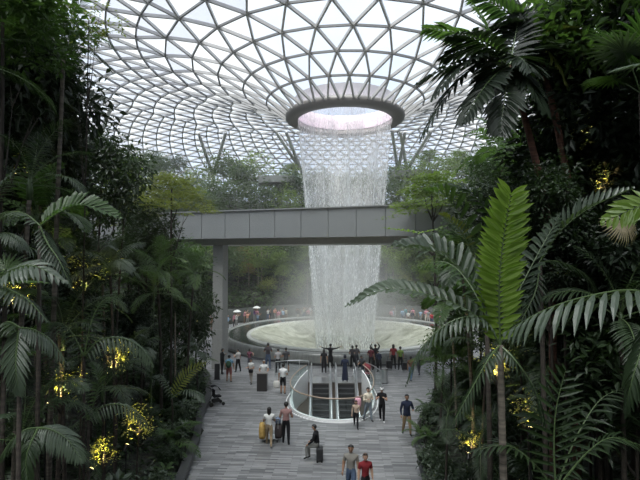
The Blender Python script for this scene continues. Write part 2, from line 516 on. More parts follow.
# ring lights: the pink wash inside the ring
for k in range(4):
    ld = bpy.data.lights.new('ring_light', 'AREA'); ld.energy = 14; ld.size = 1.0; ld.color = (1.0,.62,.86)
    lo = bpy.data.objects.new('ring_light', ld); COL.objects.link(lo)
    a = PI/4 + k*PI/2
    lo.location = (PC[0]+4.2*math.cos(a), PC[1]+4.2*math.sin(a), 23.2)
    d = Vector((-math.cos(a)*.8, -math.sin(a)*.8, -.9)); lo.rotation_euler = d.to_track_quat('-Z','Y').to_euler()

# ---------------------------------------------------------------- bridge
fas = plain('bridge_panel_grey', (.215,.225,.228), .45, var=.05, scale=.6)
fas_dark = plain('bridge_joint_dark', (.05,.052,.053), .6)
soff = plain('bridge_soffit', (.42,.42,.40), .6)
B0, B1 = Vector((-26, 39.3, 0)), Vector((20, 24.75, 0))
bt = (B1-B0).normalized(); bn = Vector((-bt.y, bt.x, 0)); bL = (B1-B0).length; ba = math.atan2(bt.y, bt.x)
bridge = struct(empty('bridge_wall', (0,0,0)))
bridge.name = 'ceiling_bridge'
mb = MB()
npan = int(bL/1.85)
for k in range(npan):
    c = B0 + bt*((k+.5)*bL/npan)
    mb.box((c.x, c.y, 10.28), (bL/npan-.035, .12, 1.86), ba)
mb.build('fascia_panel', fas, bridge)
mb = MB()
c = B0 + bt*bL/2 + bn*.12; mb.box((c.x,c.y,10.25), (bL,.1,1.8), ba)
mb.build('panel_backing', fas_dark, bridge)
mb = MB()
c = B0 + bt*bL/2 + bn*2.6; mb.box((c.x,c.y,10.15), (bL,4.9,1.5), ba)
mb.build('deck', soff, bridge)
mb = MB()
c = B0 + bt*bL/2 + bn*2.9; mb.box((c.x,c.y,9.17), (bL,3.6,.46), ba)
mb.build('girder', soff, bridge)
mb = MB()
c = B0 + bt*bL/2 - bn*.02; mb.box((c.x,c.y,11.25), (bL,.3,.08), ba)
mb.build('coping', fas, bridge)
for i, px in enumerate((220, 466, 60)):
    # foot of each pier sits under the girder line
    s = None
    for q in np.arange(0, bL, .1):
        p = B0 + bt*q + bn*1.7
        if s is None or abs(pix((p.x,p.y,3))[0]-px) < s[0]: s = (abs(pix((p.x,p.y,3))[0]-px), p)
    p = s[1]
    mb = MB(); mb.box((p.x,p.y,5.9), (.80,.8,6.1), ba); mb.box((p.x,p.y,1.42), (.86,.86,2.84), ba)
    struct(mb.build('pillar_%d' % (i+1), plain('pier_grey', (.27,.27,.26), .5)))

# ---------------------------------------------------------------- pool
stone = plain('wet_grey_stone', (.11,.12,.11), .18, var=.2, scale=1.5)
mb = MB()
mb.lathe([(12.0,0),(12.05,.12),(12.25,.12),(12.25,.02),(12.4,.02)], 128, (PC[0],PC[1],0))
struct(mb.build('trim_5', plain('pool_gutter_black', (.012,.012,.012), .3), smooth=True))
wetwall, nt, b, out = new_mat('overflowing_water_wall')
tc = nt.nodes.new('ShaderNodeTexCoord'); mp = nt.nodes.new('ShaderNodeMapping'); mp.inputs['Scale'].default_value = (3,3,.5)
no = nt.nodes.new('ShaderNodeTexNoise'); no.inputs['Scale'].default_value = 2; no.inputs['Detail'].default_value = 6
rp = nt.nodes.new('ShaderNodeValToRGB')
rp.color_ramp.elements[0].color = (.12,.125,.12,1); rp.color_ramp.elements[1].color = (.32,.33,.31,1)
nt.links.new(tc.outputs['Object'], mp.inputs['Vector']); nt.links.new(mp.outputs['Vector'], no.inputs['Vector'])
nt.links.new(no.outputs['Fac'], rp.inputs['Fac']); nt.links.new(rp.outputs['Color'], b.inputs['Base Color'])
b.inputs['Roughness'].default_value = .15
pool = struct(empty('pool_basin_wall', (PC[0],PC[1],0)))
pool.name = 'wall_pool'
mb = MB(); mb.lathe([(12.0,0),(11.98,.5),(11.9,.82),(11.75,.88),(11.5,.86),(11.4,.74)], 128)
mb.build('rim_wall', wetwall, pool, smooth=True)
water, nt, b, out = new_mat('dark_pool_water')
b.inputs['Base Color'].default_value = (.028,.034,.030,1); b.inputs['Roughness'].default_value = .06
b.inputs['IOR'].default_value = 1.33
tc = nt.nodes.new('ShaderNodeTexCoord'); no = nt.nodes.new('ShaderNodeTexNoise'); no.inputs['Scale'].default_value = 3.5; no.inputs['Detail'].default_value = 4
bp = nt.nodes.new('ShaderNodeBump'); bp.inputs['Strength'].default_value = .25; bp.inputs['Distance'].default_value = .08
nt.links.new(tc.outputs['Object'], no.inputs['Vector']); nt.links.new(no.outputs['Fac'], bp.inputs['Height']); nt.links.new(bp.outputs['Normal'], b.inputs['Normal'])
foam, nt, b, out = new_mat('churned_pool_water')
tc = nt.nodes.new('ShaderNodeTexCoord'); no = nt.nodes.new('ShaderNodeTexNoise'); no.inputs['Scale'].default_value = .7; no.inputs['Detail'].default_value = 8
no.inputs['Distortion'].default_value = 1.2
rp = nt.nodes.new('ShaderNodeValToRGB')
rp.color_ramp.elements[0].color = (.20,.205,.15,1); rp.color_ramp.elements[0].position = .30
rp.color_ramp.elements[1].color = (.50,.51,.43,1); rp.color_ramp.elements[1].position = .66
nt.links.new(tc.outputs['Object'], no.inputs['Vector']); nt.links.new(no.outputs['Fac'], rp.inputs['Fac'])
nt.links.new(rp.outputs['Color'], b.inputs['Base Color']); b.inputs['Roughness'].default_value = .35
bp = nt.nodes.new('ShaderNodeBump'); bp.inputs['Strength'].default_value = .6; bp.inputs['Distance'].default_value = .2
nt.links.new(no.outputs['Fac'], bp.inputs['Height']); nt.links.new(bp.outputs['Normal'], b.inputs['Normal'])
mb = MB(); vs = []; fs = []
for k in range(128):
    a = 2*PI*k/128
    vs += [(11.42*math.cos(a), 11.42*math.sin(a), .76), (9.46*math.cos(a), 9.46*math.sin(a)-1.25, .76)]
for k in range(128):
    q = (k+1) % 128; fs.append((2*k, 2*q, 2*q+1, 2*k+1))
mb.add(vs, fs)
mb.build('shallow_water', water, pool, smooth=True)
mb = MB(); mb.lathe([(9.5,.76),(9.45,.90),(9.2,.90),(9.05,.80)], 128, (0,-1.25,0))
mb.build('inner_lip', plain('acrylic_lip', (.55,.56,.52), .2), pool, smooth=True)
mb = MB(); mb.lathe([(9.25,.86),(8.4,.74),(7.0,.40),(5.4,-.15),(3.8,-.9),(2.0,-1.6),(0.01,-1.9)], 128, (0,-1.25,0))
mb.build('funnel_water', foam, pool, smooth=True)

# promenade wall and hedge behind the crowd
mb = MB()
vs=[];fs=[]
for k in range(97):
    a = PI*(-.12) + (PI*1.24)*k/96
    for r,z in ((17.05,0),(17.05,1.75),(17.5,1.75)): vs.append((PC[0]+r*math.cos(a),PC[1]+r*math.sin(a),z))
for k in range(96):
    for q in range(2): fs.append((3*k+q,3*k+q+1,3*k+q+4,3*k+q+3))
mb.add(vs,fs); struct(mb.build('wall_promenade', plain('promenade_wall_dark', (.05,.055,.05), .8), smooth=True))

# ================================================================== WATERFALL
def stream_mat(name, lo, hi, sc, wsc):
    m, nt, b, out = new_mat(name); nt.nodes.remove(b)
    tc = nt.nodes.new('ShaderNodeTexCoord')
    mp = nt.nodes.new('ShaderNodeMapping'); mp.inputs['Scale'].default_value = (sc, sc, sc*.045)
    no = nt.nodes.new('ShaderNodeTexNoise'); no.inputs['Scale'].default_value = 1; no.inputs['Detail'].default_value = 5; no.inputs['Roughness'].default_value = .75
    mp2 = nt.nodes.new('ShaderNodeMapping'); mp2.inputs['Scale'].default_value = (wsc, wsc, wsc*.18)
    n2 = nt.nodes.new('ShaderNodeTexNoise'); n2.inputs['Scale'].default_value = 1; n2.inputs['Detail'].default_value = 3
    n3 = nt.nodes.new('ShaderNodeTexNoise'); n3.inputs['Scale'].default_value = 7; n3.inputs['Detail'].default_value = 2
    a1 = nt.nodes.new('ShaderNodeMath'); a1.operation = 'ADD'
    a2 = nt.nodes.new('ShaderNodeMath'); a2.operation = 'MULTIPLY_ADD'; a2.inputs[1].default_value = .22
    mr = nt.nodes.new('ShaderNodeMapRange'); mr.inputs['From Min'].default_value = lo; mr.inputs['From Max'].default_value = hi
    mr.inputs['To Max'].default_value = .8; mr.inputs['To Min'].default_value = .14
    sz = nt.nodes.new('ShaderNodeSeparateXYZ'); hz = nt.nodes.new('ShaderNodeMapRange'); hz.inputs['From Min'].default_value = 0; hz.inputs['From Max'].default_value = 22
    hz.inputs['To Min'].default_value = 1.0; hz.inputs['To Max'].default_value = .62; mu = nt.nodes.new('ShaderNodeMath'); mu.operation = 'MULTIPLY'
    L = nt.links.new
    L(tc.outputs['Object'], mp.inputs['Vector']); L(mp.outputs[0], no.inputs['Vector'])
    L(tc.outputs['Object'], mp2.inputs['Vector']); L(mp2.outputs[0], n2.inputs['Vector']); L(tc.outputs['Object'], n3.inputs['Vector'])
    L(no.outputs['Fac'], a1.inputs[0]); L(n2.outputs['Fac'], a1.inputs[1])
    L(n3.outputs['Fac'], a2.inputs[0]); L(a1.outputs[0], a2.inputs[2]); L(a2.outputs[0], mr.inputs['Value'])
    tr = nt.nodes.new('ShaderNodeBsdfTransparent')
    df = nt.nodes.new('ShaderNodeBsdfDiffuse'); df.inputs['Color'].default_value = (.92,.94,.94,1)
    tl = nt.nodes.new('ShaderNodeBsdfTranslucent'); tl.inputs['Color'].default_value = (.92,.94,.94,1)
    ma = nt.nodes.new('ShaderNodeMixShader'); ma.inputs['Fac'].default_value = .6
    L(df.outputs[0], ma.inputs[1]); L(tl.outputs[0], ma.inputs[2])
    mx = nt.nodes.new('ShaderNodeMixShader')
    L(tc.outputs['Object'], sz.inputs[0]); L(sz.outputs['Z'], hz.inputs['Value']); L(mr.outputs[0], mu.inputs[0]); L(hz.outputs[0], mu.inputs[1]); L(mu.outputs[0], mx.inputs['Fac']); L(tr.outputs[0], mx.inputs[1]); L(ma.outputs[0], mx.inputs[2])
    L(mx.outputs[0], out.inputs['Surface'])
    return m
fall = empty('waterfall', (PC[0], PC[1], 0))
tag(fall, 'tall white column of water falling from the roof ring into the round pool', 'waterfall')
def curtain(rtop, rbot, mat, z1=22.0, z0=-1.3, ph=0, vec=None):
    mb = MB(); n = 120; rows = 26; vs = []; fs = []
    for i in range(rows+1):
        t = i/rows; z = z1 + (z0-z1)*t
        r = rtop + (rbot-rtop)*(1-(1-t)**1.1)
        for k in range(n):
            a = 2*PI*k/n
            rr_ = r*(1+.02*math.sin(5*a+ph+3*t)+.015*math.sin(11*a+2*ph))
            vs.append((rr_*math.cos(a), rr_*math.sin(a), z))
    for i in range(rows):
        for k in range(n):
            k2=(k+1)%n; fs.append((i*n+k, i*n+k2, (i+1)*n+k2, (i+1)*n+k))
    mb.add(vs, fs); return mb
curtain(4.68, 2.7, None).build('water_sheet', stream_mat('falling_water_outer', 1.04, 1.46, 9, .8), fall, smooth=True)
curtain(4.3, 2.3, None, ph=2).build('water_sheet', stream_mat('falling_water_inner', 1.08, 1.50, 7, .9), fall, smooth=True)
# bright rope-like streams where the sheet gathers
mb = MB()
strm = stream_mat('gathered_stream', .85, 1.5, 6, 1.5)
for (az, r0, r1, wd) in ((PI*1.02, 4.6, 3.15, .28), (PI*.97, 4.6, 2.9, .2), (-.02, 4.6, 3.1, .2), (PI*1.5, 4.5, 3.2, .18), (PI*1.3,4.5,3.2,.14), (PI*1.72,4.5,3.1,.13)):
    pts = []
    for i in range(14):
        t = i/13; r = r0 + (r1*.8-r0)*(1-(1-t)**1.1)
        pts.append((r*math.cos(az+.05*math.sin(6*t)), r*math.sin(az+.05*math.sin(6*t)), 20.5 + (-1.3-20.5)*t))
    mb.tube(pts, [wd*(.25+1.0*(i/13)) for i in range(14)], 10)
mb.build('gathered_streams', strm, fall, smooth=True)
# countless droplets and short strings of water
mb = MB(); vs=[]; fs=[]
for k in range(8000):
    t = rnd.random()**.75
    a = rnd.random()*2*PI; r = (4.7 + (2.75-4.7)*(1-(1-t)**1.1))*(1+rnd.gauss(0,.025) + (.02*t*rnd.random()))
    if rnd.random() < .18: r *= rnd.uniform(.3,1)
    x, y, z = r*math.cos(a), r*math.sin(a), 23.0*(1-t)-1.0
    w = rnd.uniform(.010,.026); h = rnd.uniform(.06,.30)
    n = len(vs)
    vs += [(x,y,z+h),(x+w,y,z),(x-w*.5,y+w*.87,z),(x-w*.5,y-w*.87,z),(x,y,z-h*.6)]
    fs += [(n,n+1,n+2),(n,n+2,n+3),(n,n+3,n+1),(n+4,n+2,n+1),(n+4,n+3,n+2),(n+4,n+1,n+3)]
mb.add(vs,fs)
drop, nt, b, out = new_mat('water_droplets')
b.inputs['Base Color'].default_value=(.9,.92,.92,1); b.inputs['Roughness'].default_value=.25
tl = nt.nodes.new('ShaderNodeBsdfTranslucent'); tl.inputs['Color'].default_value=(.95,.96,.96,1)
ms = nt.nodes.new('ShaderNodeMixShader'); ms.inputs['Fac'].default_value=.6
nt.links.new(b.outputs[0], ms.inputs[1]); nt.links.new(tl.outputs[0], ms.inputs[2]); nt.links.new(ms.outputs[0], out.inputs['Surface'])
o = mb.build('falling_droplets', drop, fall); o['kind']='stuff'

# mist and haze ----------------------------------------------------------
def vol_mat(name, dens, col=(1,1,1), an=.35):
    m = bpy.data.materials.new(name); m.use_nodes = True; nt = m.node_tree
    nt.nodes.remove(nt.nodes['Principled BSDF'])
    v = nt.nodes.new('ShaderNodeVolumeScatter'); v.inputs['Density'].default_value = dens
    v.inputs['Anisotropy'].default_value = an; v.inputs['Color'].default_value = (*col,1)
    nt.links.new(v.outputs[0], nt.nodes['Material Output'].inputs['Volume'])
    return m
mist_m = vol_mat('mist_volume', .03)
nt = mist_m.node_tree; vs_ = [n for n in nt.nodes if n.type == 'VOLUME_SCATTER'][0]
tc = nt.nodes.new('ShaderNodeTexCoord'); sp = nt.nodes.new('ShaderNodeSeparateXYZ')
cx = nt.nodes.new('ShaderNodeVectorMath'); cx.operation = 'SUBTRACT'; cx.inputs[1].default_value = (PC[0],PC[1],.5)
ln = nt.nodes.new('ShaderNodeVectorMath'); ln.operation = 'MULTIPLY'; ln.inputs[1].default_value = (1/9,1/9,1/13)
le = nt.nodes.new('ShaderNodeVectorMath'); le.operation = 'LENGTH'
mr = nt.nodes.new('ShaderNodeMapRange'); mr.inputs['From Min'].default_value = .15; mr.inputs['From Max'].default_value = 1
mr.inputs['To Min'].default_value = .14; mr.inputs['To Max'].default_value = 0; mr.interpolation_type = 'SMOOTHSTEP'
nt.links.new(tc.outputs['Object'], cx.inputs[0]); nt.links.new(cx.outputs[0], ln.inputs[0]); nt.links.new(ln.outputs[0], le.inputs[0])
nt.links.new(le.outputs['Value'], mr.inputs['Value']); nt.links.new(mr.outputs[0], vs_.inputs['Density'])
mb = MB(); mb.lathe([(0.01,.95),(9,.95),(9,8),(5,13),(0.01,13.6)], 48, (PC[0],PC[1],0))
o = mb.build('waterfall_mist', mist_m, smooth=True); tag(o, 'pale spray hanging round the foot of the waterfall', 'mist', kind='stuff')
mb = MB(); mb.lathe([(0.01,.03),(24,.03),(44,16),(56,20.0),(54,22.5),(30,24.5),(8,21.5),(0.01,21.5)], 48, (PC[0],PC[1],0))
o = mb.build('garden_haze', vol_mat('haze_volume', .0014), smooth=True); tag(o, 'thin humid haze filling the far garden behind the waterfall', 'haze', kind='stuff')

# ================================================================== PLANT KIT
def leafcards(mb, cx, n, size, spread, up=0.35, flat=1.0, mi=0, rg=rnd, aspect=.42):
    "n pointed folded leaves round a clump centre"
    for _ in range(n):
        u = Vector((rg.gauss(0,1), rg.gauss(0,1), rg.gauss(0,1)*flat))
        if u.length < 1e-3: continue
        p = Vector(cx) + u*spread*.55
        d = Vector((u.x, u.y, u.z*.5 + rg.uniform(-.7,.35))) + Vector((rg.uniform(-.6,.6), rg.uniform(-.6,.6), 0))
        d.normalize()
        s = d.cross(Vector((0,0,1)))
        if s.length < .05: s = Vector((1,0,0))
        s.normalize(); nrm = s.cross(d)
        roll = rg.gauss(0,.5); s = (s*math.cos(roll) + nrm*math.sin(roll)).normalized(); nrm = s.cross(d)
        L = size*rg.uniform(.65,1.3); w = L*aspect
        k = len(mb.v)
        mb.v += [tuple(p), tuple(p+d*L*.45+s*w*.5+nrm*w*.12), tuple(p+d*L-nrm*L*.12), tuple(p+d*L*.45-s*w*.5+nrm*w*.12)]
        mb.f += [(k,k+1,k+2),(k,k+2,k+3)]; mb.m += [mi,mi]
def crown_mesh(name, rx, rz, clumps, per, leaf, mat, seed, shell=.55, flat=1.0, hollow=True, cs=.32, aspect=.42):
    rg = random.Random(seed); mb = MB()
    for _ in range(clumps):
        th = rg.uniform(0,2*PI); cz = rg.uniform(-.75,1); rr_ = math.sqrt(max(0,1-cz*cz))
        q = rg.uniform(shell,1.0)
        lump = 1 + .22*math.sin(3*th+seed)+.15*math.sin(5*cz+seed*2)
        c = (rx*rr_*q*math.cos(th)*lump, rx*rr_*q*math.sin(th)*lump, rz*cz*q*lump)
        leafcards(mb, c, per, leaf, cs*rx if flat>=1 else cs*rx, flat=flat, rg=rg, aspect=aspect)
    return mb.mesh(name, mat)
def trunk_mesh(name, h, r0, r1, mat, seed, lean=.06, branches=0, br=1.2, split=.6):
    rg = random.Random(seed); mb = MB()
    a = rg.uniform(0,6.28); pts = []
    for i in range(7):
        t = i/6; pts.append((math.cos(a)*lean*h*t*t + .02*h*math.sin(4*t+seed), math.sin(a)*lean*h*t*t, h*t))
    mb.tube(pts, [r0*(1.35 if i==0 else 1)+(r1-r0)*i/6 for i in range(7)], 8)
    for k in range(branches):
        t = rg.uniform(split,.95); b = Vector(pts[int(t*6)]); an = 2*PI*k/branches+rg.uniform(-.4,.4)
        e = b + Vector((math.cos(an)*br*rg.uniform(.7,1.1), math.sin(an)*br*rg.uniform(.7,1.1), br*rg.uniform(.35,.8)))
        m = (b+e)/2 + Vector((0,0,-.08*br))
        mb.tube([b,m,e],[r1*.7,r1*.5,r1*.2],5)
        for q in range(2):
            e2 = e + Vector((math.cos(an+rg.uniform(-1,1))*br*.4, math.sin(an+rg.uniform(-1,1))*br*.4, br*.2)); mb.tube([e,e2],[r1*.25,r1*.1],4)
    return mb.mesh(name, mat, smooth=True)

def frond_mb(L=2.2, pairs=22, ll=.55, lw=.05, a0=60, curv=80, roll=0, tipang=35, droop=.35, vee=25, seed=0, blunt=False, stalk=.16, rr=.012, mb=None, path=None, up0=None, leafup=0.0, tipw=.65):
    """a feather leaf. Local frame: leaves the origin along +X, rising a0 degrees and bending down by curv over its length,
    or follows the given path. material 0 leaf, 1 rachis"""
    rg = random.Random(seed); mb = mb or MB()
    N = 24
    if path is None:
        pts = [Vector((0,0,0))]
        for i in range(N):
            a = R(a0 - curv*((i+.5)/N)**1.25)
            pts.append(pts[-1] + Vector((math.cos(a),0,math.sin(a)))*(L/N))
    else:
        P = [Vector(p) for p in path]
        P = [P[0]*2-P[1]] + P + [P[-1]*2-P[-2]]; seg = len(P)-3; pts = []
        for i in range(N+1):
            g = min(i/N*seg, seg-1e-6); q = int(g); t = g-q; p0,p1,p2,p3 = P[q:q+4]
            pts.append(.5*((2*p1)+(p2-p0)*t+(2*p0-5*p1+4*p2-p3)*t*t+(-p0+3*p1-3*p2+p3)*t**3))
        L = sum((pts[i+1]-pts[i]).length for i in range(N))
    mb.tube(pts, [rr*(1.6-1.45*i/N) for i in range(N+1)], 5, mi=1)
    def fr(t):
        g = min(t*N, N-1e-4); i = int(g); p = pts[i].lerp(pts[i+1], g-i); T = (pts[min(i+2,N)]-pts[max(i-1,0)]).normalized()
        return p, T
    for j in range(pairs):
        u = (j+.5)/pairs; t = stalk + (1-stalk)*u
        p, T = fr(t)
        ref = up0 if up0 is not None else Vector((0,0,1))
        S = T.cross(ref)
        if S.length < .08: S = Vector((0,1,0))
        S.normalize(); U = S.cross(T)
        if roll: S, U = S*math.cos(roll)+U*math.sin(roll), U*math.cos(roll)-S*math.sin(roll)
        prof = (math.sin(PI*min(1,(u*(.86 if tipw<1 else .70)+.14)))**.55) * (1 if u < .85 else 1-(1-tipw)*(u-.85)/.15)
        for sd in (-1,1):
            l = ll*prof*rg.uniform(.9,1.08); w = lw*rg.uniform(.85,1.1)*(.75+.25*prof)
            th = R(68 - (68-tipang)*u + rg.uniform(-4,4)); ve = R(vee + rg.uniform(-6,6)) + leafup
            d = T*math.cos(th) + (S*sd*math.cos(ve) + U*math.sin(ve))*math.sin(th)
            d.normalize()
            sv = T - d*T.dot(d); sv.normalize()
            nn = d.cross(sv)*sd
            base = p + T*(0 if sd>0 else .3*L/pairs*(1-stalk))
            rows = [(0,.25),(.3,1),(.65,.9),(1,.02)] if not blunt else [(0,.3),(.4,1),(.8,1.15),(1,.8)]
            k = len(mb.v); q = base.copy(); dd = d.copy(); prev = 0
            for (s, wf) in rows:
                q = q + dd*(s-prev)*l; prev = s
                hw = w*wf*.5
                if blunt and s == 1:
                    jag = rg.uniform(-.5,.5)*w
                    mb.v += [tuple(q+sv*hw+dd*jag), tuple(q-nn*w*.08), tuple(q-sv*hw-dd*jag)]
                else:
                    mb.v += [tuple(q+sv*hw+nn*hw*.35), tuple(q), tuple(q-sv*hw+nn*hw*.35)]
                dd = (dd + Vector((0,0,-droop*.5))).normalized()
            for r_ in range(3):
                a_ = k+3*r_
                mb.f += [(a_,a_+1,a_+4,a_+3),(a_+1,a_+2,a_+5,a_+4)]; mb.m += [0,0]
    return mb
def fan_mb(n=26, L=.8, w=.07, seed=0, spread=150, split=.45, droop=.5, stalk=.9, a0=50):
    "a pleated fan leaf on a long stalk"
    rg = random.Random(seed); mb = MB()
    c = Vector((math.cos(R(a0))*stalk, 0, math.sin(R(a0))*stalk))
    mb.tube([(0,0,0), c*.5+Vector((0,0,.05*stalk)), c], [.014,.011,.008], 5, mi=1)
    T = Vector((math.cos(R(a0-35)),0,math.sin(R(a0-35)))); S = Vector((0,1,0))
    for j in range(n):
        an = R(-spread + 2*spread*(j+.5)/n + rg.uniform(-1.5,1.5))
        d = (T*math.cos(an)+S*math.sin(an)).normalized(); sv = (T*-math.sin(an)+S*math.cos(an))
        l = L*(1-.18*abs(an)/PI)*rg.uniform(.94,1.04); k = len(mb.v); q = c.copy(); dd = d.copy(); prev = 0
        W = 2*L*split*math.tan(R(spread)/n)
        for s, wf in ((.03,.06),(split,1),(.75,.75),(1,.05)):
            q = q + dd*(s-prev)*l; prev = s; hw = W*wf*.5
            mb.v += [tuple(q+sv*hw), tuple(q+Vector((0,0,hw*.5))), tuple(q-sv*hw)]
            dd = (dd + Vector((0,0,-droop*.42*s))).normalized()
        for r_ in range(3):
            a_ = k+3*r_; mb.f += [(a_,a_+1,a_+4,a_+3),(a_+1,a_+2,a_+5,a_+4)]; mb.m += [0,0]
    return mb
stem_green = plain('frond_stalk_green', (.07,.11,.04), .5)
stem_grey = plain('frond_stalk_grey', (.10,.10,.08), .5)

FR = {}
def fr_set(key, mat, **kw):
    out = []
    for i, (a0, cv) in enumerate(((82,50),(66,75),(48,85),(28,85),(5,65))):
        out.append(frond_mb(a0=a0, curv=cv, seed=i*7+len(key), **kw).mesh('frond_'+key, [mat, stem_green]))
    FR[key] = out
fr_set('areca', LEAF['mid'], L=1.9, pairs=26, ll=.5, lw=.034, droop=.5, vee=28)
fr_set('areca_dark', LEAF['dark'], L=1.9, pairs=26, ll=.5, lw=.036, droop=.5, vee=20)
fr_set('grey', LEAF['grey'], L=1.7, pairs=20, ll=.5, lw=.055, droop=.75, vee=10)
fr_set('broad', LEAF['dark'], L=1.9, pairs=14, ll=.55, lw=.12, droop=.35, vee=18, blunt=True)
fr_set('broad_mid', LEAF['mid'], L=1.9, pairs=14, ll=.5, lw=.11, droop=.35, vee=18, blunt=True)
fr_set('bright', LEAF['bright'], L=1.5, pairs=20, ll=.38, lw=.05, droop=.3, vee=25)
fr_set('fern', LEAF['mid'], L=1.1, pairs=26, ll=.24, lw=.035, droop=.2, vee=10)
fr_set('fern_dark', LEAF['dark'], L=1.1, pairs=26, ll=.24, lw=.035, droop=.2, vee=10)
FAN = [fan_mb(seed=i, a0=a).mesh('fan_leaf', [LEAF['grey'] if i % 2 else LEAF['mid'], stem_green]) for i, a in enumerate((75,60,40,20))]
FAND = [fan_mb(seed=i, a0=a).mesh('fan_leaf', [LEAF['dark'], stem_green]) for i, a in enumerate((75,60,40,20))]

PLANTS = []      # (root, kind phrase, place phrase)
def palm(p, h, kind='areca', n=9, sc=1.0, bark='grey', r=.06, seed=None, name='palm_tree', desc='slender palm', lean=0.05, shaft=True, cat='palm', desc_full=None, group=None):
    seed = seed if seed is not None else rnd.randrange(9999); rg = random.Random(seed)
    root = empty(name, p)
    a = rg.uniform(0,6.28); top = Vector((math.cos(a)*lean*h, math.sin(a)*lean*h, h))
    if h > .4:
        mb = MB(); K = max(6, int(h/.35)); pts=[]; rs=[]
        for i in range(K+1):
            t=i/K; pts.append((top.x*t*t, top.y*t*t, h*t)); rs.append(r*(1.25 if i==0 else 1.05-.3*t)*(1+.05*(i%2)))
        mb.tube(pts, rs, 8); mb.build('trunk', BARK[bark], root, smooth=True)
        if shaft:
            mb = MB(); mb.tube([top-Vector((0,0,.05)), top+Vector((0,0,.2*sc)), top+Vector((0,0,.5*sc))], [r*1.05,r*1.15,r*.5], 8)
            mb.build('crown_shaft', BARK['green'], root, smooth=True); top = top+Vector((0,0,.42*sc))
    ms = FR[kind]
    for k in range(n):
        t = k/max(1,n-1); m = ms[min(4,int(t*4.99))]
        o = inst(m, 'frond', root, top - Vector((0,0,.12*t*sc)), (rg.uniform(-.25,.25), rg.uniform(-.08,.08), k*2.399+rg.uniform(-.3,.3)), sc*rg.uniform(.85,1.1))
    PLANTS.append((root, desc, cat, desc_full, group)); return root
def fanpalm(p, h, n=9, sc=1.0, dark=False, name='fan_palm', desc='fan palm', desc_full=None):
    rg = random.Random(rnd.randrange(9999)); root = empty(name, p)
    if h > .3:
        mb = MB(); mb.tube([(0,0,0),(0.03,0,h*.5),(0,0,h)],[.05,.045,.04],8); mb.build('trunk', BARK['dark'], root, smooth=True)
    for k in range(n):
        m = (FAND if dark else FAN)[min(3,int(k/n*4))]
        inst(m, 'fan_leaf', root, (0,0,h), (0,0,k*2.399+rg.uniform(-.3,.3)), sc*rg.uniform(.85,1.15))
    PLANTS.append((root, desc, 'palm', desc_full, None)); return root
CR = {}
def crown_kind(key, **kw):
    CR[key] = [crown_mesh('crown_'+key, seed=11*i+len(key), **kw) for i in range(3)]
crown_kind('dense_dark', rx=1, rz=1.05, clumps=190, per=34, leaf=.14, mat=LEAF['deep'], cs=.17)
crown_kind('dense_grey', rx=1, rz=1.0, clumps=170, per=30, leaf=.14, mat=LEAF['dark'], cs=.18)
crown_kind('mid', rx=1, rz=.9, clumps=120, per=28, leaf=.15, mat=LEAF['mid'], cs=.18)
crown_kind('glossy', rx=1, rz=.8, clumps=70, per=14, leaf=.26, mat=LEAF['dark'], cs=.2, aspect=.34)
crown_kind('bigleaf', rx=1, rz=.7, clumps=40, per=9, leaf=.42, mat=LEAF['grey'], cs=.24, aspect=.5)
crown_kind('lime', rx=1, rz=.8, clumps=60, per=18, leaf=.16, mat=LEAF['lime'], cs=.2)
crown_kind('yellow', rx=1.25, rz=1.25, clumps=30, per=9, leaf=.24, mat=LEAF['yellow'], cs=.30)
crown_kind('far', rx=1, rz=.9, clumps=90, per=20, leaf=.16, mat=LEAF['far'], cs=.2)
crown_kind('farlt', rx=1, rz=.8, clumps=55, per=15, leaf=.15, mat=LEAF['farlt'], cs=.2)
crown_kind('sparse', rx=1, rz=.8, clumps=34, per=12, leaf=.13, mat=LEAF['lime'], cs=.14)
def flat_crown(name, mat, seed, tiers=4):
    rg = random.Random(seed); mb = MB()
    for t in range(tiers):
        z = -.35+.26*t; rad = 1.0*(1-.2*t)
        for k in range(46):
            a = rg.uniform(0,6.28); q = rad*math.sqrt(rg.uniform(.05,1))
            leafcards(mb, (q*math.cos(a), q*math.sin(a), z+rg.uniform(-.13,.13)-.22*q*q), 22, .085, .13, flat=.35, rg=rg)
    return mb.mesh(name, mat)
CR['flat_lime'] = [flat_crown('crown_layered', LEAF['lime'], s) for s in (1,2)]
CR['flat_mid'] = [flat_crown('crown_layered', LEAF['farlt'], s) for s in (3,4)]
CR['flat_orange'] = [flat_crown('crown_layered', LEAF['orange'], s) for s in (5,6)]
TR = {}
for bk in ('grey','dark','pale'):
    TR[bk] = [trunk_mesh('trunk_'+bk, 1.0, .022, .014, BARK[bk], s, branches=5, br=.22) for s in (1,2,3)]
def tree(c, rad, kind, base_z=None, bark='grey', rz=None, desc='tree', name='broadleaf_tree', cat='tree', desc_full=None, tr=None, group=None, ts=.65):
    "crown centred on c with radius rad; the trunk reaches the ground below"
    g = ground(c.x, c.y) if base_z is None else base_z
    g = max(g, 0) - .05
    root = empty(name, (c.x, c.y, g))
    rr0 = math.hypot(c.x-PC[0], c.y-PC[1])
    if rr0 > 20: c.z = min(c.z, interp(rr0, PROF) - (rz or rad*.95)*1.1)
    hgt = max(c.z - g, .3)
    ms = CR[kind]; i = rnd.randrange(len(ms))
    t = TR[bark][rnd.randrange(3)]
    hh = hgt + (rz or rad)*.15
    rr_ = (tr or max(.9, min(2.2, rad*1.0)))
    inst(t, 'trunk', root, (0,0,0), (0,0,rnd.uniform(0,6)), ((1.6+rad*1.35)*ts, (1.6+rad*1.35)*ts, hh))
    inst(ms[i], 'crown', root, (0,0,hgt), (rnd.uniform(-.15,.15), rnd.uniform(-.15,.15), rnd.uniform(0,6)), (rad,rad,rz or rad*.95))
    PLANTS.append((root, desc, cat, desc_full, group)); return root
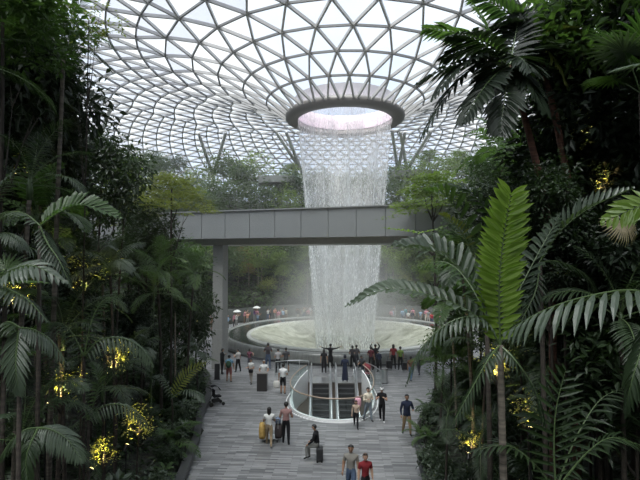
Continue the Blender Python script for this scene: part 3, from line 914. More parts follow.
def shrub(x, y, rad, kind, desc='shrub', name='shrub', z=None, rz=None, desc_full=None, cat='shrub'):
    g = max(ground(x, y), 0) if z is None else z
    root = empty(name, (x, y, g-.05))
    ms = CR[kind]
    inst(TR['dark'][rnd.randrange(3)], 'stem', root, (0,0,0), (0,0,rnd.uniform(0,6)), (rad*1.2,rad*1.2,rad*1.0))
    inst(ms[rnd.randrange(len(ms))], 'foliage', root, (0,0,rad*.75), (rnd.uniform(-.2,.2),rnd.uniform(-.2,.2),rnd.uniform(0,6)), (rad,rad,rz or rad))
    PLANTS.append((root, desc, cat, desc_full, None)); return root
def fernlike(x, y, kind, n, sc, desc, name='fern', z=None, cat='fern', desc_full=None):
    g = max(ground(x,y),0) if z is None else z
    root = empty(name, (x, y, g-.03)); rg = random.Random(rnd.randrange(9999))
    ms = FR[kind]
    for k in range(n):
        inst(ms[1+min(3,int(k/n*3.99))], 'frond', root, (0,0,0), (rg.uniform(-.2,.2),0,k*2.399+rg.uniform(-.3,.3)), sc*rg.uniform(.8,1.15))
    PLANTS.append((root, desc, cat, desc_full, None)); return root

# ================================================================== PLANTS
# far garden: trees on the terraces beyond the pool -----------------------
def gz(x, y): return max(ground(x, y), 0)
far_rng = random.Random(3)
# row just behind the promenade, seen under the bridge
for i, (px, Y, cy, rad, kind, bark) in enumerate([
    (232,70,262,2.6,'far','grey'), (244,68,256,2.4,'flat_orange','pale'), (252,72,280,2.2,'far','grey'), (262,67,250,2.8,'farlt','pale'),
    (272,70,275,2.6,'far','dark'), (280,68,262,2.6,'flat_mid','grey'), (288,72,252,3.0,'far','dark'), (296,67,285,2.0,'farlt','grey'),
    (302,70,262,2.8,'far','grey'), (312,68,250,2.6,'flat_mid','pale'), (322,72,268,3.0,'far','dark'), (336,69,255,2.8,'far','grey'),
    (350,72,270,3.0,'far','dark'), (362,68,256,2.6,'far','grey'), (374,72,272,2.8,'far','dark'), (386,69,258,2.6,'farlt','pale'),
    (396,67,285,2.0,'farlt','grey'), (402,71,262,2.6,'flat_mid','pale'), (412,68,275,2.4,'far','grey'), (420,70,255,3.0,'far','dark'),
    (432,66,270,2.6,'farlt','grey'), (446,68,258,3.0,'far','dark'), (205,66,262,3.0,'far','grey'), (190,62,270,3.0,'farlt','grey'),
    (176,60,255,3.2,'far','dark'), (460,62,265,3.2,'far','grey'), (160,56,262,3.0,'far','dark')]):
    c = at(px, cy, Y); 
    tree(c, rad, kind, bark=bark, desc={'far':'dark green tree','farlt':'pale green tree','flat_orange':'flat-topped tree with rusty orange leaves','flat_mid':'flat-topped layered tree'}[kind]+' behind the promenade', name='garden_tree')
for i, (px, Y, cy, rad, kind, bark) in enumerate([
    (238,65,272,1.1,'farlt','pale'), (249,65,268,1.2,'flat_orange','pale'), (258,66,262,1.2,'flat_mid','pale'), (268,65,285,1.3,'lime','grey'),
    (283,66,270,1.3,'flat_mid','grey'), (293,65,292,1.0,'lime','grey'), (307,65,276,1.4,'farlt','pale'), (404,65,280,1.3,'lime','pale'),
    (394,66,268,1.3,'flat_mid','pale'), (414,65,290,1.2,'farlt','grey'), (425,65,276,1.4,'flat_mid','pale')]):
    tree(at(px, cy, Y), rad, kind, bark=bark, ts=1.1, desc={'lime':'small lime-green tree','farlt':'small pale green tree','flat_orange':'small flat tree with rusty leaves','flat_mid':'small flat-topped tree'}[kind]+' just behind the far crowd', name='garden_tree')
# tiers above and beyond the bridge
for i, (px, Y, cy, rad, kind, bark) in enumerate([
    (152,80,150,2.5,'far','grey'), (160,76,168,2.0,'far','dark'), (178,82,165,2.0,'far','grey'), (186,76,190,3.4,'far','dark'),
    (200,80,178,2.6,'farlt','grey'), (212,74,196,3.2,'far','dark'), (224,84,164,3.4,'far','dark'), (236,76,192,3.4,'far','grey'),
    (255,84,156,3.6,'farlt','pale'), (262,74,200,3.0,'far','dark'), (246,78,176,2.6,'far','grey'), (278,78,188,3.2,'far','dark'), (290,82,172,2.6,'flat_mid','grey'),
    (286,72,202,2.8,'farlt','grey'), (302,76,190,3.2,'far','dark'), (318,80,182,2.8,'far','grey'), (330,76,196,3.2,'far','dark'),
    (346,82,186,3.0,'far','grey'), (360,76,194,3.2,'far','dark'), (374,80,184,3.0,'far','grey'), (390,76,196,3.2,'far','dark'),
    (400,84,178,3.0,'far','grey'), (414,78,172,3.2,'farlt','grey'), (430,80,160,3.0,'flat_mid','grey'), (444,76,170,3.4,'farlt','grey'),
    (458,80,160,3.2,'flat_mid','dark'), (470,76,178,3.4,'far','dark'), (484,80,165,3.2,'far','grey'), (498,74,180,3.2,'far','dark'),
    (510,70,170,3.4,'far','grey'), (140,70,185,3.2,'far','dark'), (124,66,170,3.0,'far','grey'), (170,70,205,3.2,'far','dark'), (530,66,180,3.6,'far','dark'),
    (430,70,200,3.0,'far','dark'), (455,68,205,3.0,'far','dark'), (198,70,212,3.0,'far','dark')]):
    c = at(px, cy, Y)
    c.z = max(c.z, gz(c.x, c.y)+1.2)
    tree(c, rad, kind, bark=bark, desc={'far':'dark green tree','farlt':'pale green tree','flat_mid':'flat-topped layered tree'}[kind]+' above the bridge on the far terraces', name='garden_tree')
# trees filling the flanks beside the pool
for i in range(30):
    sd = -1 if i % 2 else 1
    a = far_rng.uniform(-.25, 1.0); rr_ = far_rng.uniform(19, 34)
    x = PC[0] + sd*rr_*math.cos(a); y = PC[1] + rr_*math.sin(a)
    if y < 40 : y = 40 + far_rng.random()*4
    z = gz(x,y)
    kind = far_rng.choice(['far','far','farlt','dense_grey','far'])
    rad = far_rng.uniform(2.0,3.0)
    tree(Vector((x,y,z+far_rng.uniform(2.5,5))), rad, kind, bark='grey', desc={'far':'dark green tree','farlt':'pale green tree','dense_grey':'dense small-leaved tree'}[kind]+(' left' if sd<0 else ' right')+' of the pool', name='garden_tree')
# hanging balconies in the far greenery
for (px0,px1,py,Y) in ((258,300,180,76),(392,440,174,80)):
    a_, b_ = at(px0,py,Y), at(px1,py,Y); c = (a_+b_)/2; w = (b_-a_).length
    mb = MB(); vs=[];fs=[]
    for k in range(13):
        t=-1+2*k/12; y=c.y-1.6*(1-t*t)
        for dz in (-.5,.5): vs.append((c.x+t*w/2, y, c.z+dz))
        vs.append((c.x+t*w/2, c.y+3, c.z+.5)); vs.append((c.x+t*w/2, c.y+3, c.z-.5))
    for k in range(12):
        for q in range(4): fs.append((4*k+q,4*k+(q+1)%4,4*k+4+(q+1)%4,4*k+4+q))
    mb.add(vs,fs); mb.tube([(c.x,c.y+1,gz(c.x,c.y+1)-.5),(c.x,c.y+1,c.z-.4)],.5,12)
    struct(mb.build('wall_terrace_' + ('left' if px0 < 300 else 'right'), plain('terrace_concrete',(.20,.21,.20),.7)))

# ---- two layered trees in front of the bridge -----------------------------
tree(at(172,192,23.5), 2.3, 'flat_lime', rz=1.5, bark='dark', desc_full='flat-topped yellow-green layered tree in front of the bridge, left of the pillar', name='layered_tree')
tree(at(132,205,34), 2.0, 'flat_lime', rz=1.8, bark='dark', desc_full='smaller yellow-green layered tree half hidden behind the dark round tree', name='layered_tree')
tree(at(434,192,27), 2.9, 'flat_mid', rz=1.8, bark='dark', desc_full='spreading pale green layered tree before the right half of the bridge', name='layered_tree')

# ---- near left bank ---------------------------------------------------------
def T(px, py, Y, rad, kind, **k): return tree(at(px,py,Y), rad, kind, **k)
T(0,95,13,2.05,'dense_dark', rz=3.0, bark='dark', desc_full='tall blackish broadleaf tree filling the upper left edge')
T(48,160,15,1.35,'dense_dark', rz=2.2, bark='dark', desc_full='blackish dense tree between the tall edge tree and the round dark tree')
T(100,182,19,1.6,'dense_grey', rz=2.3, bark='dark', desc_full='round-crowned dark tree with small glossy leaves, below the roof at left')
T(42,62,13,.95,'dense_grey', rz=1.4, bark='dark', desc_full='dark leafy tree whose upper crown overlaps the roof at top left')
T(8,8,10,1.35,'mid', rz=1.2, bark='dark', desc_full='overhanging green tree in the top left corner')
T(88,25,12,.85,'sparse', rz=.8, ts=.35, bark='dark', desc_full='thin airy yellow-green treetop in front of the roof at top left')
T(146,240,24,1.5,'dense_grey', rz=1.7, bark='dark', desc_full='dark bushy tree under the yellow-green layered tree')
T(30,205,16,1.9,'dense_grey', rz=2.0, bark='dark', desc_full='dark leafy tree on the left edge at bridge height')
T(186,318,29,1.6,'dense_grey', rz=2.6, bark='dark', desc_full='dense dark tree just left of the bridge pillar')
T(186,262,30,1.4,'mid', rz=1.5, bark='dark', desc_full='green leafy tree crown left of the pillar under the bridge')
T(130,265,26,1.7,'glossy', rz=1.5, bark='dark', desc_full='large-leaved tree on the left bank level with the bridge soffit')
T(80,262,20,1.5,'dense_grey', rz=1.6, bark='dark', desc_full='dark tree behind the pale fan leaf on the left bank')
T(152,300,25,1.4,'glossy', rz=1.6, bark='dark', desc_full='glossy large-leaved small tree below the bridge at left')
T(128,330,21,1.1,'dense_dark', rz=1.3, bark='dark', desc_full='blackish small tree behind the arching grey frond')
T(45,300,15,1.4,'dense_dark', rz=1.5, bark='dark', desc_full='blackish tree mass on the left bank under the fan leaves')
# slim palms with visible stems
def P(px, py, Y, sc=1.0, **k):
    "palm whose growing point is seen at the pixel"
    c = at(px, py, Y); g = gz(c.x, c.y); h = max(.3, c.z-g-.42*sc)
    return palm((c.x, c.y, g-.05), h, sc=sc, **k)
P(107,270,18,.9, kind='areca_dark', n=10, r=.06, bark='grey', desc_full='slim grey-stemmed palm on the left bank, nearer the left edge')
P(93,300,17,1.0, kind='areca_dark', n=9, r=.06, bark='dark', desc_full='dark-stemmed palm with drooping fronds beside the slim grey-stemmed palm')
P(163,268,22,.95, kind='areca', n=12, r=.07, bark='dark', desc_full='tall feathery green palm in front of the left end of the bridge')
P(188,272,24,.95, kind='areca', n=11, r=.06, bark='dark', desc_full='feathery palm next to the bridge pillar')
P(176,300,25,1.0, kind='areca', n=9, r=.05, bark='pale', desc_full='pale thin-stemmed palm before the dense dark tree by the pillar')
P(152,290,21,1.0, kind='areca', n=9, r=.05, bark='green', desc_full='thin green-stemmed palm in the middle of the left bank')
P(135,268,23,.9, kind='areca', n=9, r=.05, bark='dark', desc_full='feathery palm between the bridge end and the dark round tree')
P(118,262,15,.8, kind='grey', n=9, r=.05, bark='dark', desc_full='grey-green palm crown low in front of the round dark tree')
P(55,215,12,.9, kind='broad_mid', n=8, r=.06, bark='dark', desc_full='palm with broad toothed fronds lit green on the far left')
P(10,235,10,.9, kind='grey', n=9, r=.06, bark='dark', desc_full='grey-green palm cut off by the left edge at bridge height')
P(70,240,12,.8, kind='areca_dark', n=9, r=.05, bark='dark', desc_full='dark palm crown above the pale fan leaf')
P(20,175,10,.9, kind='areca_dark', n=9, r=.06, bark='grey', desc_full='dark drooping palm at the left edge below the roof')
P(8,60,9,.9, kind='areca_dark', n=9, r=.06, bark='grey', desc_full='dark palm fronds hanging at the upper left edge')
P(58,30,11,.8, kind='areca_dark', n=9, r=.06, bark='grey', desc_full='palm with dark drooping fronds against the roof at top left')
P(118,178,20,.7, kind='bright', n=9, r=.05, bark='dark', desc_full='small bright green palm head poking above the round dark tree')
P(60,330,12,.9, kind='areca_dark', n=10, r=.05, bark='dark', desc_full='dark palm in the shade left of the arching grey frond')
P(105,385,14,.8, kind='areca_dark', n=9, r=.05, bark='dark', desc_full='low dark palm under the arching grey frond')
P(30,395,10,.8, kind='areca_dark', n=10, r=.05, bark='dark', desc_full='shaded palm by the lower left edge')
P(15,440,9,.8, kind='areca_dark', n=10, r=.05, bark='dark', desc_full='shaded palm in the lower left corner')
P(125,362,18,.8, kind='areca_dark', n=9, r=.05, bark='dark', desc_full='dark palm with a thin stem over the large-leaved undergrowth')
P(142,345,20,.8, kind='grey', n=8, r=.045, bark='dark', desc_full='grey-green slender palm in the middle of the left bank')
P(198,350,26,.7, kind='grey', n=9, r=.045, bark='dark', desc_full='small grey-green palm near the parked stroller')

# ---- near right bank --------------------------------------------------------
T(600,40,11,2.0,'mid', rz=2.0, bark='dark', desc_full='overhanging green tree at the top right')
T(625,110,11,1.9,'dense_dark', rz=2.4, bark='dark', desc_full='blackish tree on the upper right edge')
T(568,80,14,1.3,'mid', rz=2.0, bark='dark', desc_full='leafy green tree behind the red-stemmed palms')
T(590,190,12,1.9,'dense_dark', rz=2.0, bark='dark', desc_full='blackish dense tree at the right at bridge height')
T(545,165,17,1.5,'mid', rz=1.5, bark='dark', desc_full='green leafy tree at the foot of the red-stemmed palms')
T(548,200,9.9,.72,'dense_grey', rz=.75, bark='dark', desc_full='dark small-leaved tree right of the upright bright frond')
T(562,264,10.0,.85,'dense_dark', rz=.9, bark='dark', desc_full='blackish dense tree behind the long grey frond')
T(620,260,10,1.3,'dense_dark', rz=1.5, bark='dark', desc_full='blackish dense tree on the right edge')
T(600,330,11,1.5,'glossy', rz=1.3, bark='dark', desc_full='dark glossy-leaved tree under the long grey frond')
T(520,320,15,1.5,'dense_grey', rz=1.6, bark='dark', desc_full='dark small-leaved tree under the upright bright frond')
T(480,300,20,1.7,'mid', rz=1.8, bark='dark', desc_full='green leafy tree between the bright frond and the bridge pier')
T(470,250,24,1.8,'mid', rz=1.6, bark='dark', desc_full='green tree before the right end of the bridge')
T(500,215,22,1.9,'dense_grey', rz=1.8, bark='dark', desc_full='dark leafy tree at the right end of the bridge')
T(500,165,24,1.5,'mid', rz=1.5, bark='dark', desc_full='green tree rising above the right end of the bridge')
T(600,410,10,1.4,'glossy', rz=1.2, bark='dark', desc_full='large tree with drooping pointed leaves at lower right')
T(635,360,9,.9,'glossy', rz=1.0, bark='dark', desc_full='dark glossy bush on the right edge')
T(450,345,22,1.1,'mid', rz=1.2, bark='dark', desc_full='small green tree beside the walkway at right')
P(500,150,20,1.0, kind='broad_mid', n=10, r=.06, bark='dark', desc_full='green toothed palm above the bridge at right')
P(455,300,20,1.0, kind='broad_mid', n=9, r=.05, bark='pale', desc_full='pale-stemmed palm right of the waterfall pool')
P(472,262,16,.9, kind='broad', n=9, r=.06, bark='grey', desc_full='toothed dark palm before the bridge at right')
P(480,350,15,.9, kind='areca_dark', n=9, r=.05, bark='dark', desc_full='dark palm over the yellow lamp-lit leaves')
P(440,365,20,.8, kind='areca', n=9, r=.05, bark='dark', desc_full='slender palm at the edge of the walkway at right')
P(560,355,11,.9, kind='areca_dark', n=9, r=.05, bark='dark', desc_full='dark palm under the long grey frond')
P(620,310,9,.9, kind='areca_dark', n=9, r=.05, bark='dark', desc_full='dark palm near the right edge')
P(445,410,15,.7, kind='areca_dark', n=9, r=.04, bark='dark', desc_full='low palm overhanging the kerb at right')
P(480,440,13,.7, kind='areca_dark', n=9, r=.04, bark='dark', desc_full='low dark palm at bottom right of the walkway')
P(560,130,13,.8, kind='areca_dark', n=8, r=.05, bark='dark', desc_full='dark feathery palm above the yellow lamp-lit leaves at upper right')
fp = at(640,62,9); fanpalm((fp.x,fp.y,gz(fp.x,fp.y)), max(.3,fp.z-gz(fp.x,fp.y)-.6), n=9, sc=.9, desc_full='fan palm with long drooping fingers at the upper right edge')
fp = at(5,290,9); fanpalm((fp.x,fp.y,gz(fp.x,fp.y)), max(.3,fp.z-gz(fp.x,fp.y)-.3), n=8, sc=.7, desc_full='fan palm with pale grey leaves at the left edge')
fp = at(20,350,9.5); fanpalm((fp.x,fp.y,gz(fp.x,fp.y)), max(.3,fp.z-gz(fp.x,fp.y)-.3), n=8, sc=.6, desc_full='smaller fan palm under the pale one at the left edge')

# ---- hero fronds: plants with each frond laid along its own path ------------
def hero(name, desc, basepx, Y, fronds, bark='grey', r=.05, cat='palm', stem_top=None, toppx=None):
    c = at(*basepx, Y); g = gz(c.x, c.y)
    root = empty(name, (c.x, c.y, g-.05)); o3 = Vector((c.x, c.y, g-.05))
    top = c - o3
    if toppx is None:
        pts = [(0,0,0), tuple(top*.5 + Vector((.04,0,0))), tuple(top)]
    else:
        pts = [tuple(at(px_,py_,Yq)-o3) for px_,py_,Yq in toppx]
        pts = [(pts[0][0]*.9, pts[0][1], 0)] + pts
    if top.z > .3:
        mb = MB(); mb.tube(pts, [r*(1.1-.35*i/(len(pts)-1)) for i in range(len(pts))], 10); mb.build('trunk', BARK[bark], root, smooth=True)
    for i, fdef in enumerate(fronds):
        path, kw = fdef
        P3 = [at(px_,py_,Yq)-o3 for px_,py_,Yq in path]
        mat = kw.pop('mat','dark'); st = kw.pop('st', stem_green)
        mb = frond_mb(path=P3, seed=i+3, **kw)
        mb.build('frond', [LEAF[mat], st], root)
    tag(root, desc, cat)
    return root
TOC = Vector((0,-1,.25)).normalized()       # blades that show their face towards the walkway end
# the bright upright frond, with its companions from one stem
hero('fishtail_palm', 'palm holding one bright lime-green upright frond, beside two grey fronds reaching over the pool', (500,345), 8.0, [
    ([(500,345,8.0),(499,290,7.9),(503,242,7.8),(511,193,7.7)], dict(pairs=30, ll=.50, lw=.115, tipw=1.0, mat='bright', up0=Vector((.05,-1,.1)), vee=4, droop=.05, stalk=.02, tipang=48, rr=.014)),
    ([(500,345,8.0),(478,292,8.0),(440,254,8.1),(392,246,8.2)], dict(pairs=19, ll=.42, lw=.10, mat='grey', blunt=True, vee=35, droop=.1, up0=Vector((0,-.5,1)), stalk=.15, tipang=40)),
    ([(500,345,8.0),(470,312,8.0),(425,294,8.1),(385,290,8.2),(346,306,8.3)], dict(pairs=22, ll=.30, lw=.10, mat='grey', blunt=True, vee=30, droop=.25, up0=Vector((0,-.5,1)), stalk=.12)),
    ([(500,345,8.0),(482,318,7.9),(450,322,7.8),(420,350,7.8),(406,385,7.8)], dict(pairs=24, ll=.38, lw=.06, mat='grey', vee=0, droop=.9, stalk=.12)),
    ([(500,345,8.0),(515,300,8.2),(540,250,8.4),(560,215,8.6)], dict(pairs=18, ll=.35, lw=.09, mat='dark', blunt=True, vee=20, droop=.3, stalk=.1)),
    ([(500,345,8.0),(488,360,7.7),(470,392,7.6),(452,425,7.5)], dict(pairs=18, ll=.33, lw=.06, mat='dark', vee=5, droop=.8, stalk=.1)),
    ([(500,345,8.0),(515,360,7.8),(535,390,7.7),(545,430,7.6)], dict(pairs=18, ll=.33, lw=.06, mat='dark', vee=5, droop=.8, stalk=.1)),
    ([(500,345,8.0),(470,285,8.6),(445,262,8.9),(415,268,9.1)], dict(pairs=18, ll=.33, lw=.05, mat='mid', vee=5, droop=.8, stalk=.1)),
    ], bark='grey', r=.07)
hero('fishtail_palm', 'palm with a dark toothed frond stretched above the bridge line left of the bright frond', (486,290), 10.5, [
    ([(486,290,10.5),(475,250,10.5),(450,200,10.4),(425,190,10.3)], dict(pairs=16, ll=.45, lw=.11, mat='mid', blunt=True, vee=25, droop=.2, stalk=.1)),
    ([(486,290,10.5),(500,240,10.6),(470,192,10.8),(432,184,11)], dict(pairs=18, ll=.42, lw=.10, mat='mid', blunt=True, vee=10, droop=.35, stalk=.2, up0=Vector((0,-.4,1)))),
    ([(486,290,10.5),(466,240,10.3),(452,222,10.2),(440,214,10.1)], dict(pairs=14, ll=.30, lw=.05, mat='lime', vee=20, droop=.2, stalk=.25)),
    ([(486,290,10.5),(462,228,10.3),(425,232,10.2),(384,228,10.1)], dict(pairs=14, ll=.18, lw=.07, mat='bright', blunt=True, vee=10, droop=.2, stalk=.45)),
    ([(486,290,10.5),(520,250,10.2),(545,205,10),(572,180,9.8)], dict(pairs=18, ll=.45, lw=.10, mat='dark', blunt=True, vee=25, droop=.3, stalk=.1)),
    ], bark='dark', r=.06)
# long grey frond from the right edge
hero('feather_palm', 'palm at the right edge sending a long grey frond with hanging leaflets to the left', (668,300), 6.0, [
    ([(668,300,6.0),(630,290,6.0),(580,298,6.05),(540,312,6.1),(506,332,6.15)], dict(pairs=17, ll=.60, lw=.085, mat='grey', vee=-5, droop=.75, stalk=.05, tipang=25, rr=.010)),
    ([(668,300,6.0),(672,230,6.1),(650,205,6.2),(602,222,6.3)], dict(pairs=14, ll=.34, lw=.09, mat='bright', vee=0, droop=.3, stalk=.35, up0=Vector((0,-1,.4)))),
    ([(668,300,6.0),(650,330,5.9),(635,370,5.8),(625,410,5.8)], dict(pairs=16, ll=.40, lw=.07, mat='dark', vee=0, droop=.8, stalk=.05)),
    ], bark='grey', r=.06)
# feathery grey frond pointing up right
hero('feather_palm', 'palm with a stiff grey-green frond rising to the right beside the dried fan leaf', (540,262), 9.0, [
    ([(540,262,9.0),(560,232,8.7),(590,208,8.3),(634,188,8.2)], dict(pairs=20, ll=.36, lw=.075, mat='grey', vee=40, droop=.05, stalk=.02, up0=Vector((-.3,-.5,1)), tipang=30)),
    ([(540,262,9.0),(536,290,8.9),(522,320,8.8),(508,352,8.8)], dict(pairs=16, ll=.36, lw=.06, mat='dark', vee=10, droop=.6, stalk=.1)),
    ([(540,262,9.0),(560,262,8.9),(585,275,8.8),(600,300,8.8)], dict(pairs=16, ll=.36, lw=.06, mat='dark', vee=10, droop=.6, stalk=.1)),
    ], bark='dark', r=.05)
# two red-stemmed palms against the roof
def star(cx, cy, Y, tips, **kw):
    out = []
    for i, (tx, ty, lift, dY) in enumerate(tips):
        mxp, myp = (cx+tx)/2, (cy+ty)/2 - lift
        k = dict(kw); 
        if i in kw.get('alt', {}): k['mat'] = kw['alt'][i]
        k.pop('alt', None)
        out.append(([(cx,cy,Y),((cx*3+tx)/4,(cy*3+ty)/4-lift*.8,Y+dY*.3),(mxp,myp,Y+dY*.6),((cx+tx*3)/4,(cy+ty*3)/4-lift*.7,Y+dY*.8),(tx,ty,Y+dY)], k))
    return out
B = dict(pairs=17, ll=.66, lw=.125, mat='deep', vee=8, droop=.35, stalk=.12, tipang=30, rr=.014)  # near-black leaf colour stands in for the shade of backlit fronds
hero('red_stemmed_palm', 'red-stemmed palm with dark fronds spread left against the roof, the left one of two', (510,68), 10.0,
     star(510,66,10.0, [(416,84,12,-.3),(420,142,30,-.5),(424,28,10,.2),(462,124,10,-1.2),(440,60,14,.8),(476,8,0,.5),(520,10,0,.6),(560,60,12,.6),(545,112,8,-.6),(500,134,4,-1.0),(432,100,24,-.9),(480,96,12,.9),(530,70,10,-.6),(448,36,12,-.9)], alt={2:'mid',5:'mid'}, **B),
     bark='red', r=.075, toppx=[(552,240,10),(538,170,10),(528,130,10),(518,95,10),(510,66,10)])
hero('red_stemmed_palm', 'red-stemmed palm reaching out of the top of the photo, right one of two', (536,42), 10.8,
     star(536,40,10.8, [(470,-6,8,0),(500,-30,0,.3),(560,-30,0,.3),(590,-4,10,.2),(586,50,12,0),(566,84,8,-.4),(508,90,6,-.6),(482,34,12,-.2),(520,76,2,.6)], alt={4:'lime',5:'lime',0:'mid'}, **B),
     bark='red', r=.085, toppx=[(575,240,10.8),(566,170,10.8),(556,120,10.8),(545,75,10.8),(536,40,10.8)])
# left side heroes
hero('feather_palm', 'palm whose grey frond arches over the yellow lamp light on the left bank', (84,356), 11.0, [
    ([(84,356,11.0),(100,340,11.0),(122,338,11.0),(141,348,11.0),(153,366,11.0)], dict(pairs=20, ll=.42, lw=.065, mat='grey', vee=-8, droop=1.0, stalk=.03, up0=Vector((.1,-.7,1)))),
    ([(84,356,11.0),(70,330,11.0),(55,322,11.0),(38,330,11.0)], dict(pairs=20, ll=.40, lw=.05, mat='dark', vee=-8, droop=.8, stalk=.03)),
    ([(84,356,11.0),(92,320,11.2),(104,300,11.4),(122,296,11.6)], dict(pairs=20, ll=.40, lw=.05, mat='dark', vee=8, droop=.6, stalk=.03)),
    ], bark='dark', r=.04)
hero('feather_palm', 'low palm with an arching frond crossing a thin dark stem near the bottom left', (88,420), 11.0, [
    ([(88,420,11.0),(100,408,11.0),(118,404,11.0),(136,412,11.0),(150,430,11.0)], dict(pairs=20, ll=.34, lw=.05, mat='grey', vee=-8, droop=1.0, stalk=.03, up0=Vector((.1,-.7,1)))),
    ([(88,420,11.0),(80,395,11.0),(72,380,11.0),(58,376,11.0)], dict(pairs=20, ll=.36, lw=.05, mat='dark', vee=8, droop=.6, stalk=.03)),
    ([(88,420,11.0),(96,395,11.0),(98,375,11.0),(92,362,11.0)], dict(pairs=20, ll=.36, lw=.05, mat='mid', vee=8, droop=.4, stalk=.03)),
    ], bark='dark', r=.04)
hero('feather_palm', 'low palm with a grey frond spread flat in the lower left', (38,428), 8.5, [
    ([(38,428,8.5),(52,430,8.4),(68,440,8.3),(82,462,8.2)], dict(pairs=18, ll=.40, lw=.055, mat='grey', vee=0, droop=.7, stalk=.03, up0=Vector((.1,-.7,1)))),
    ([(38,428,8.5),(25,430,8.4),(10,442,8.3),(-2,462,8.2)], dict(pairs=18, ll=.34, lw=.05, mat='dark', vee=0, droop=.7, stalk=.03)),
    ([(38,428,8.5),(30,445,8.2),(26,462,8.1),(28,484,8.0)], dict(pairs=18, ll=.34, lw=.05, mat='dark', vee=0, droop=.7, stalk=.03)),
    ], bark='dark', r=.04)
hero('feather_palm', 'palm hanging a plume-like grey frond straight down at the left edge', (20,328), 7.5, [
    ([(20,328,7.5),(17,345,7.4),(16,368,7.3),(19,394,7.3)], dict(pairs=18, ll=.40, lw=.05, mat='grey', vee=5, droop=.45, stalk=.02, up0=Vector((0,-1,.1)), tipang=20)),
    ([(20,328,7.5),(34,330,7.5),(50,340,7.5),(66,362,7.5)], dict(pairs=18, ll=.36, lw=.045, mat='grey', vee=0, droop=.8, stalk=.02)),
    ([(20,328,7.5),(8,322,7.5),(-5,330,7.5),(-20,350,7.5)], dict(pairs=18, ll=.36, lw=.045, mat='dark', vee=0, droop=.8, stalk=.02)),
    ], bark='dark', r=.04)
hero('feather_palm', 'small palm with one bright yellow-green frond leaning over the walkway kerb', (172,398), 21.0, [
    ([(172,398,21.0),(180,384,21.0),(190,372,21.0),(206,363,21.0)], dict(pairs=16, ll=.42, lw=.085, mat='lime', vee=8, droop=.15, stalk=.03, up0=Vector((-.3,-1,.4)))),
    ([(172,398,21.0),(166,384,21.0),(160,376,21.0),(150,376,21.0)], dict(pairs=16, ll=.50, lw=.07, mat='grey', vee=8, droop=.5, stalk=.03)),
    ([(172,398,21.0),(184,390,20.6),(196,392,20.3),(204,402,20.0)], dict(pairs=16, ll=.50, lw=.07, mat='grey', vee=8, droop=.6, stalk=.03)),
    ], bark='dark', r=.04)
hero('feather_palm', 'palm with a green toothed frond lying level below the round dark tree', (40,226), 9.0, [
    ([(40,226,9.0),(60,212,9.0),(85,205,9.0),(120,218,9.0)], dict(pairs=20, ll=.34, lw=.085, mat='mid', blunt=True, vee=28, droop=.1, stalk=.02, up0=Vector((0,-.6,1)))),
    ([(40,226,9.0),(48,244,8.8),(60,262,8.6),(72,290,8.5)], dict(pairs=18, ll=.34, lw=.05, mat='dark', vee=8, droop=.6, stalk=.02)),
    ([(40,226,9.0),(25,214,9.0),(8,212,9.0),(-14,224,9.0)], dict(pairs=18, ll=.34, lw=.05, mat='grey', vee=8, droop=.6, stalk=.02)),
    ], bark='dark', r=.045)
hero('fan_palm', 'fan-leaved palm catching pale light below the level frond at left', (-6,282), 7.5, [
    ([(-6,282,7.5),(12,270,7.4),(34,266,7.3),(66,282,7.2)], dict(pairs=14, ll=.38, lw=.075, mat='grey', vee=0, droop=.45, stalk=.02, up0=Vector((0,-.7,1)), tipang=20)),
    ([(-6,282,7.5),(10,290,7.3),(28,300,7.2),(48,322,7.1)], dict(pairs=16, ll=.34, lw=.05, mat='dark', vee=0, droop=.6, stalk=.02)),
    ], bark='dark', r=.045)
# drooping pinnate shrub bottom right
hero('cycad', 'dark shrub with stiff horizontal leaflets low on the right bank', (556,490), 8.0, [
    ([(556,490,8.0),(554,450,8.0),(556,410,8.0),(566,368,8.1)], dict(pairs=15, ll=.62, lw=.06, mat='dark', vee=5, droop=.15, stalk=.02, up0=Vector((0,-1,.15)), tipang=45)),
    ([(556,490,8.0),(530,460,8.0),(505,445,8.0),(470,452,8.0)], dict(pairs=16, ll=.45, lw=.05, mat='dark', vee=10, droop=.4, stalk=.02)),
    ([(556,490,8.0),(585,455,7.9),(610,438,7.8),(640,445,7.7)], dict(pairs=16, ll=.45, lw=.05, mat='dark', vee=10, droop=.4, stalk=.02)),
    ([(556,490,8.0),(575,440,8.2),(600,400,8.4),(630,385,8.5)], dict(pairs=16, ll=.45, lw=.06, mat='dark', vee=10, droop=.5, stalk=.02)),
    ], bark='dark', r=.04, cat='shrub')
# dried fan leaf
mb = fan_mb(n=26, L=.42, seed=5, a0=20, stalk=.25, droop=1.6, spread=110)
dp = at(612,212,7.5)
o = mb.build('dried_fan_leaf', [LEAF['dry'], stem_grey]); o.location = dp; o.rotation_euler = (0, R(60), R(-75))
tag(o, 'dried brown fan leaf hanging at the right edge beside a bright green frond', 'leaf')

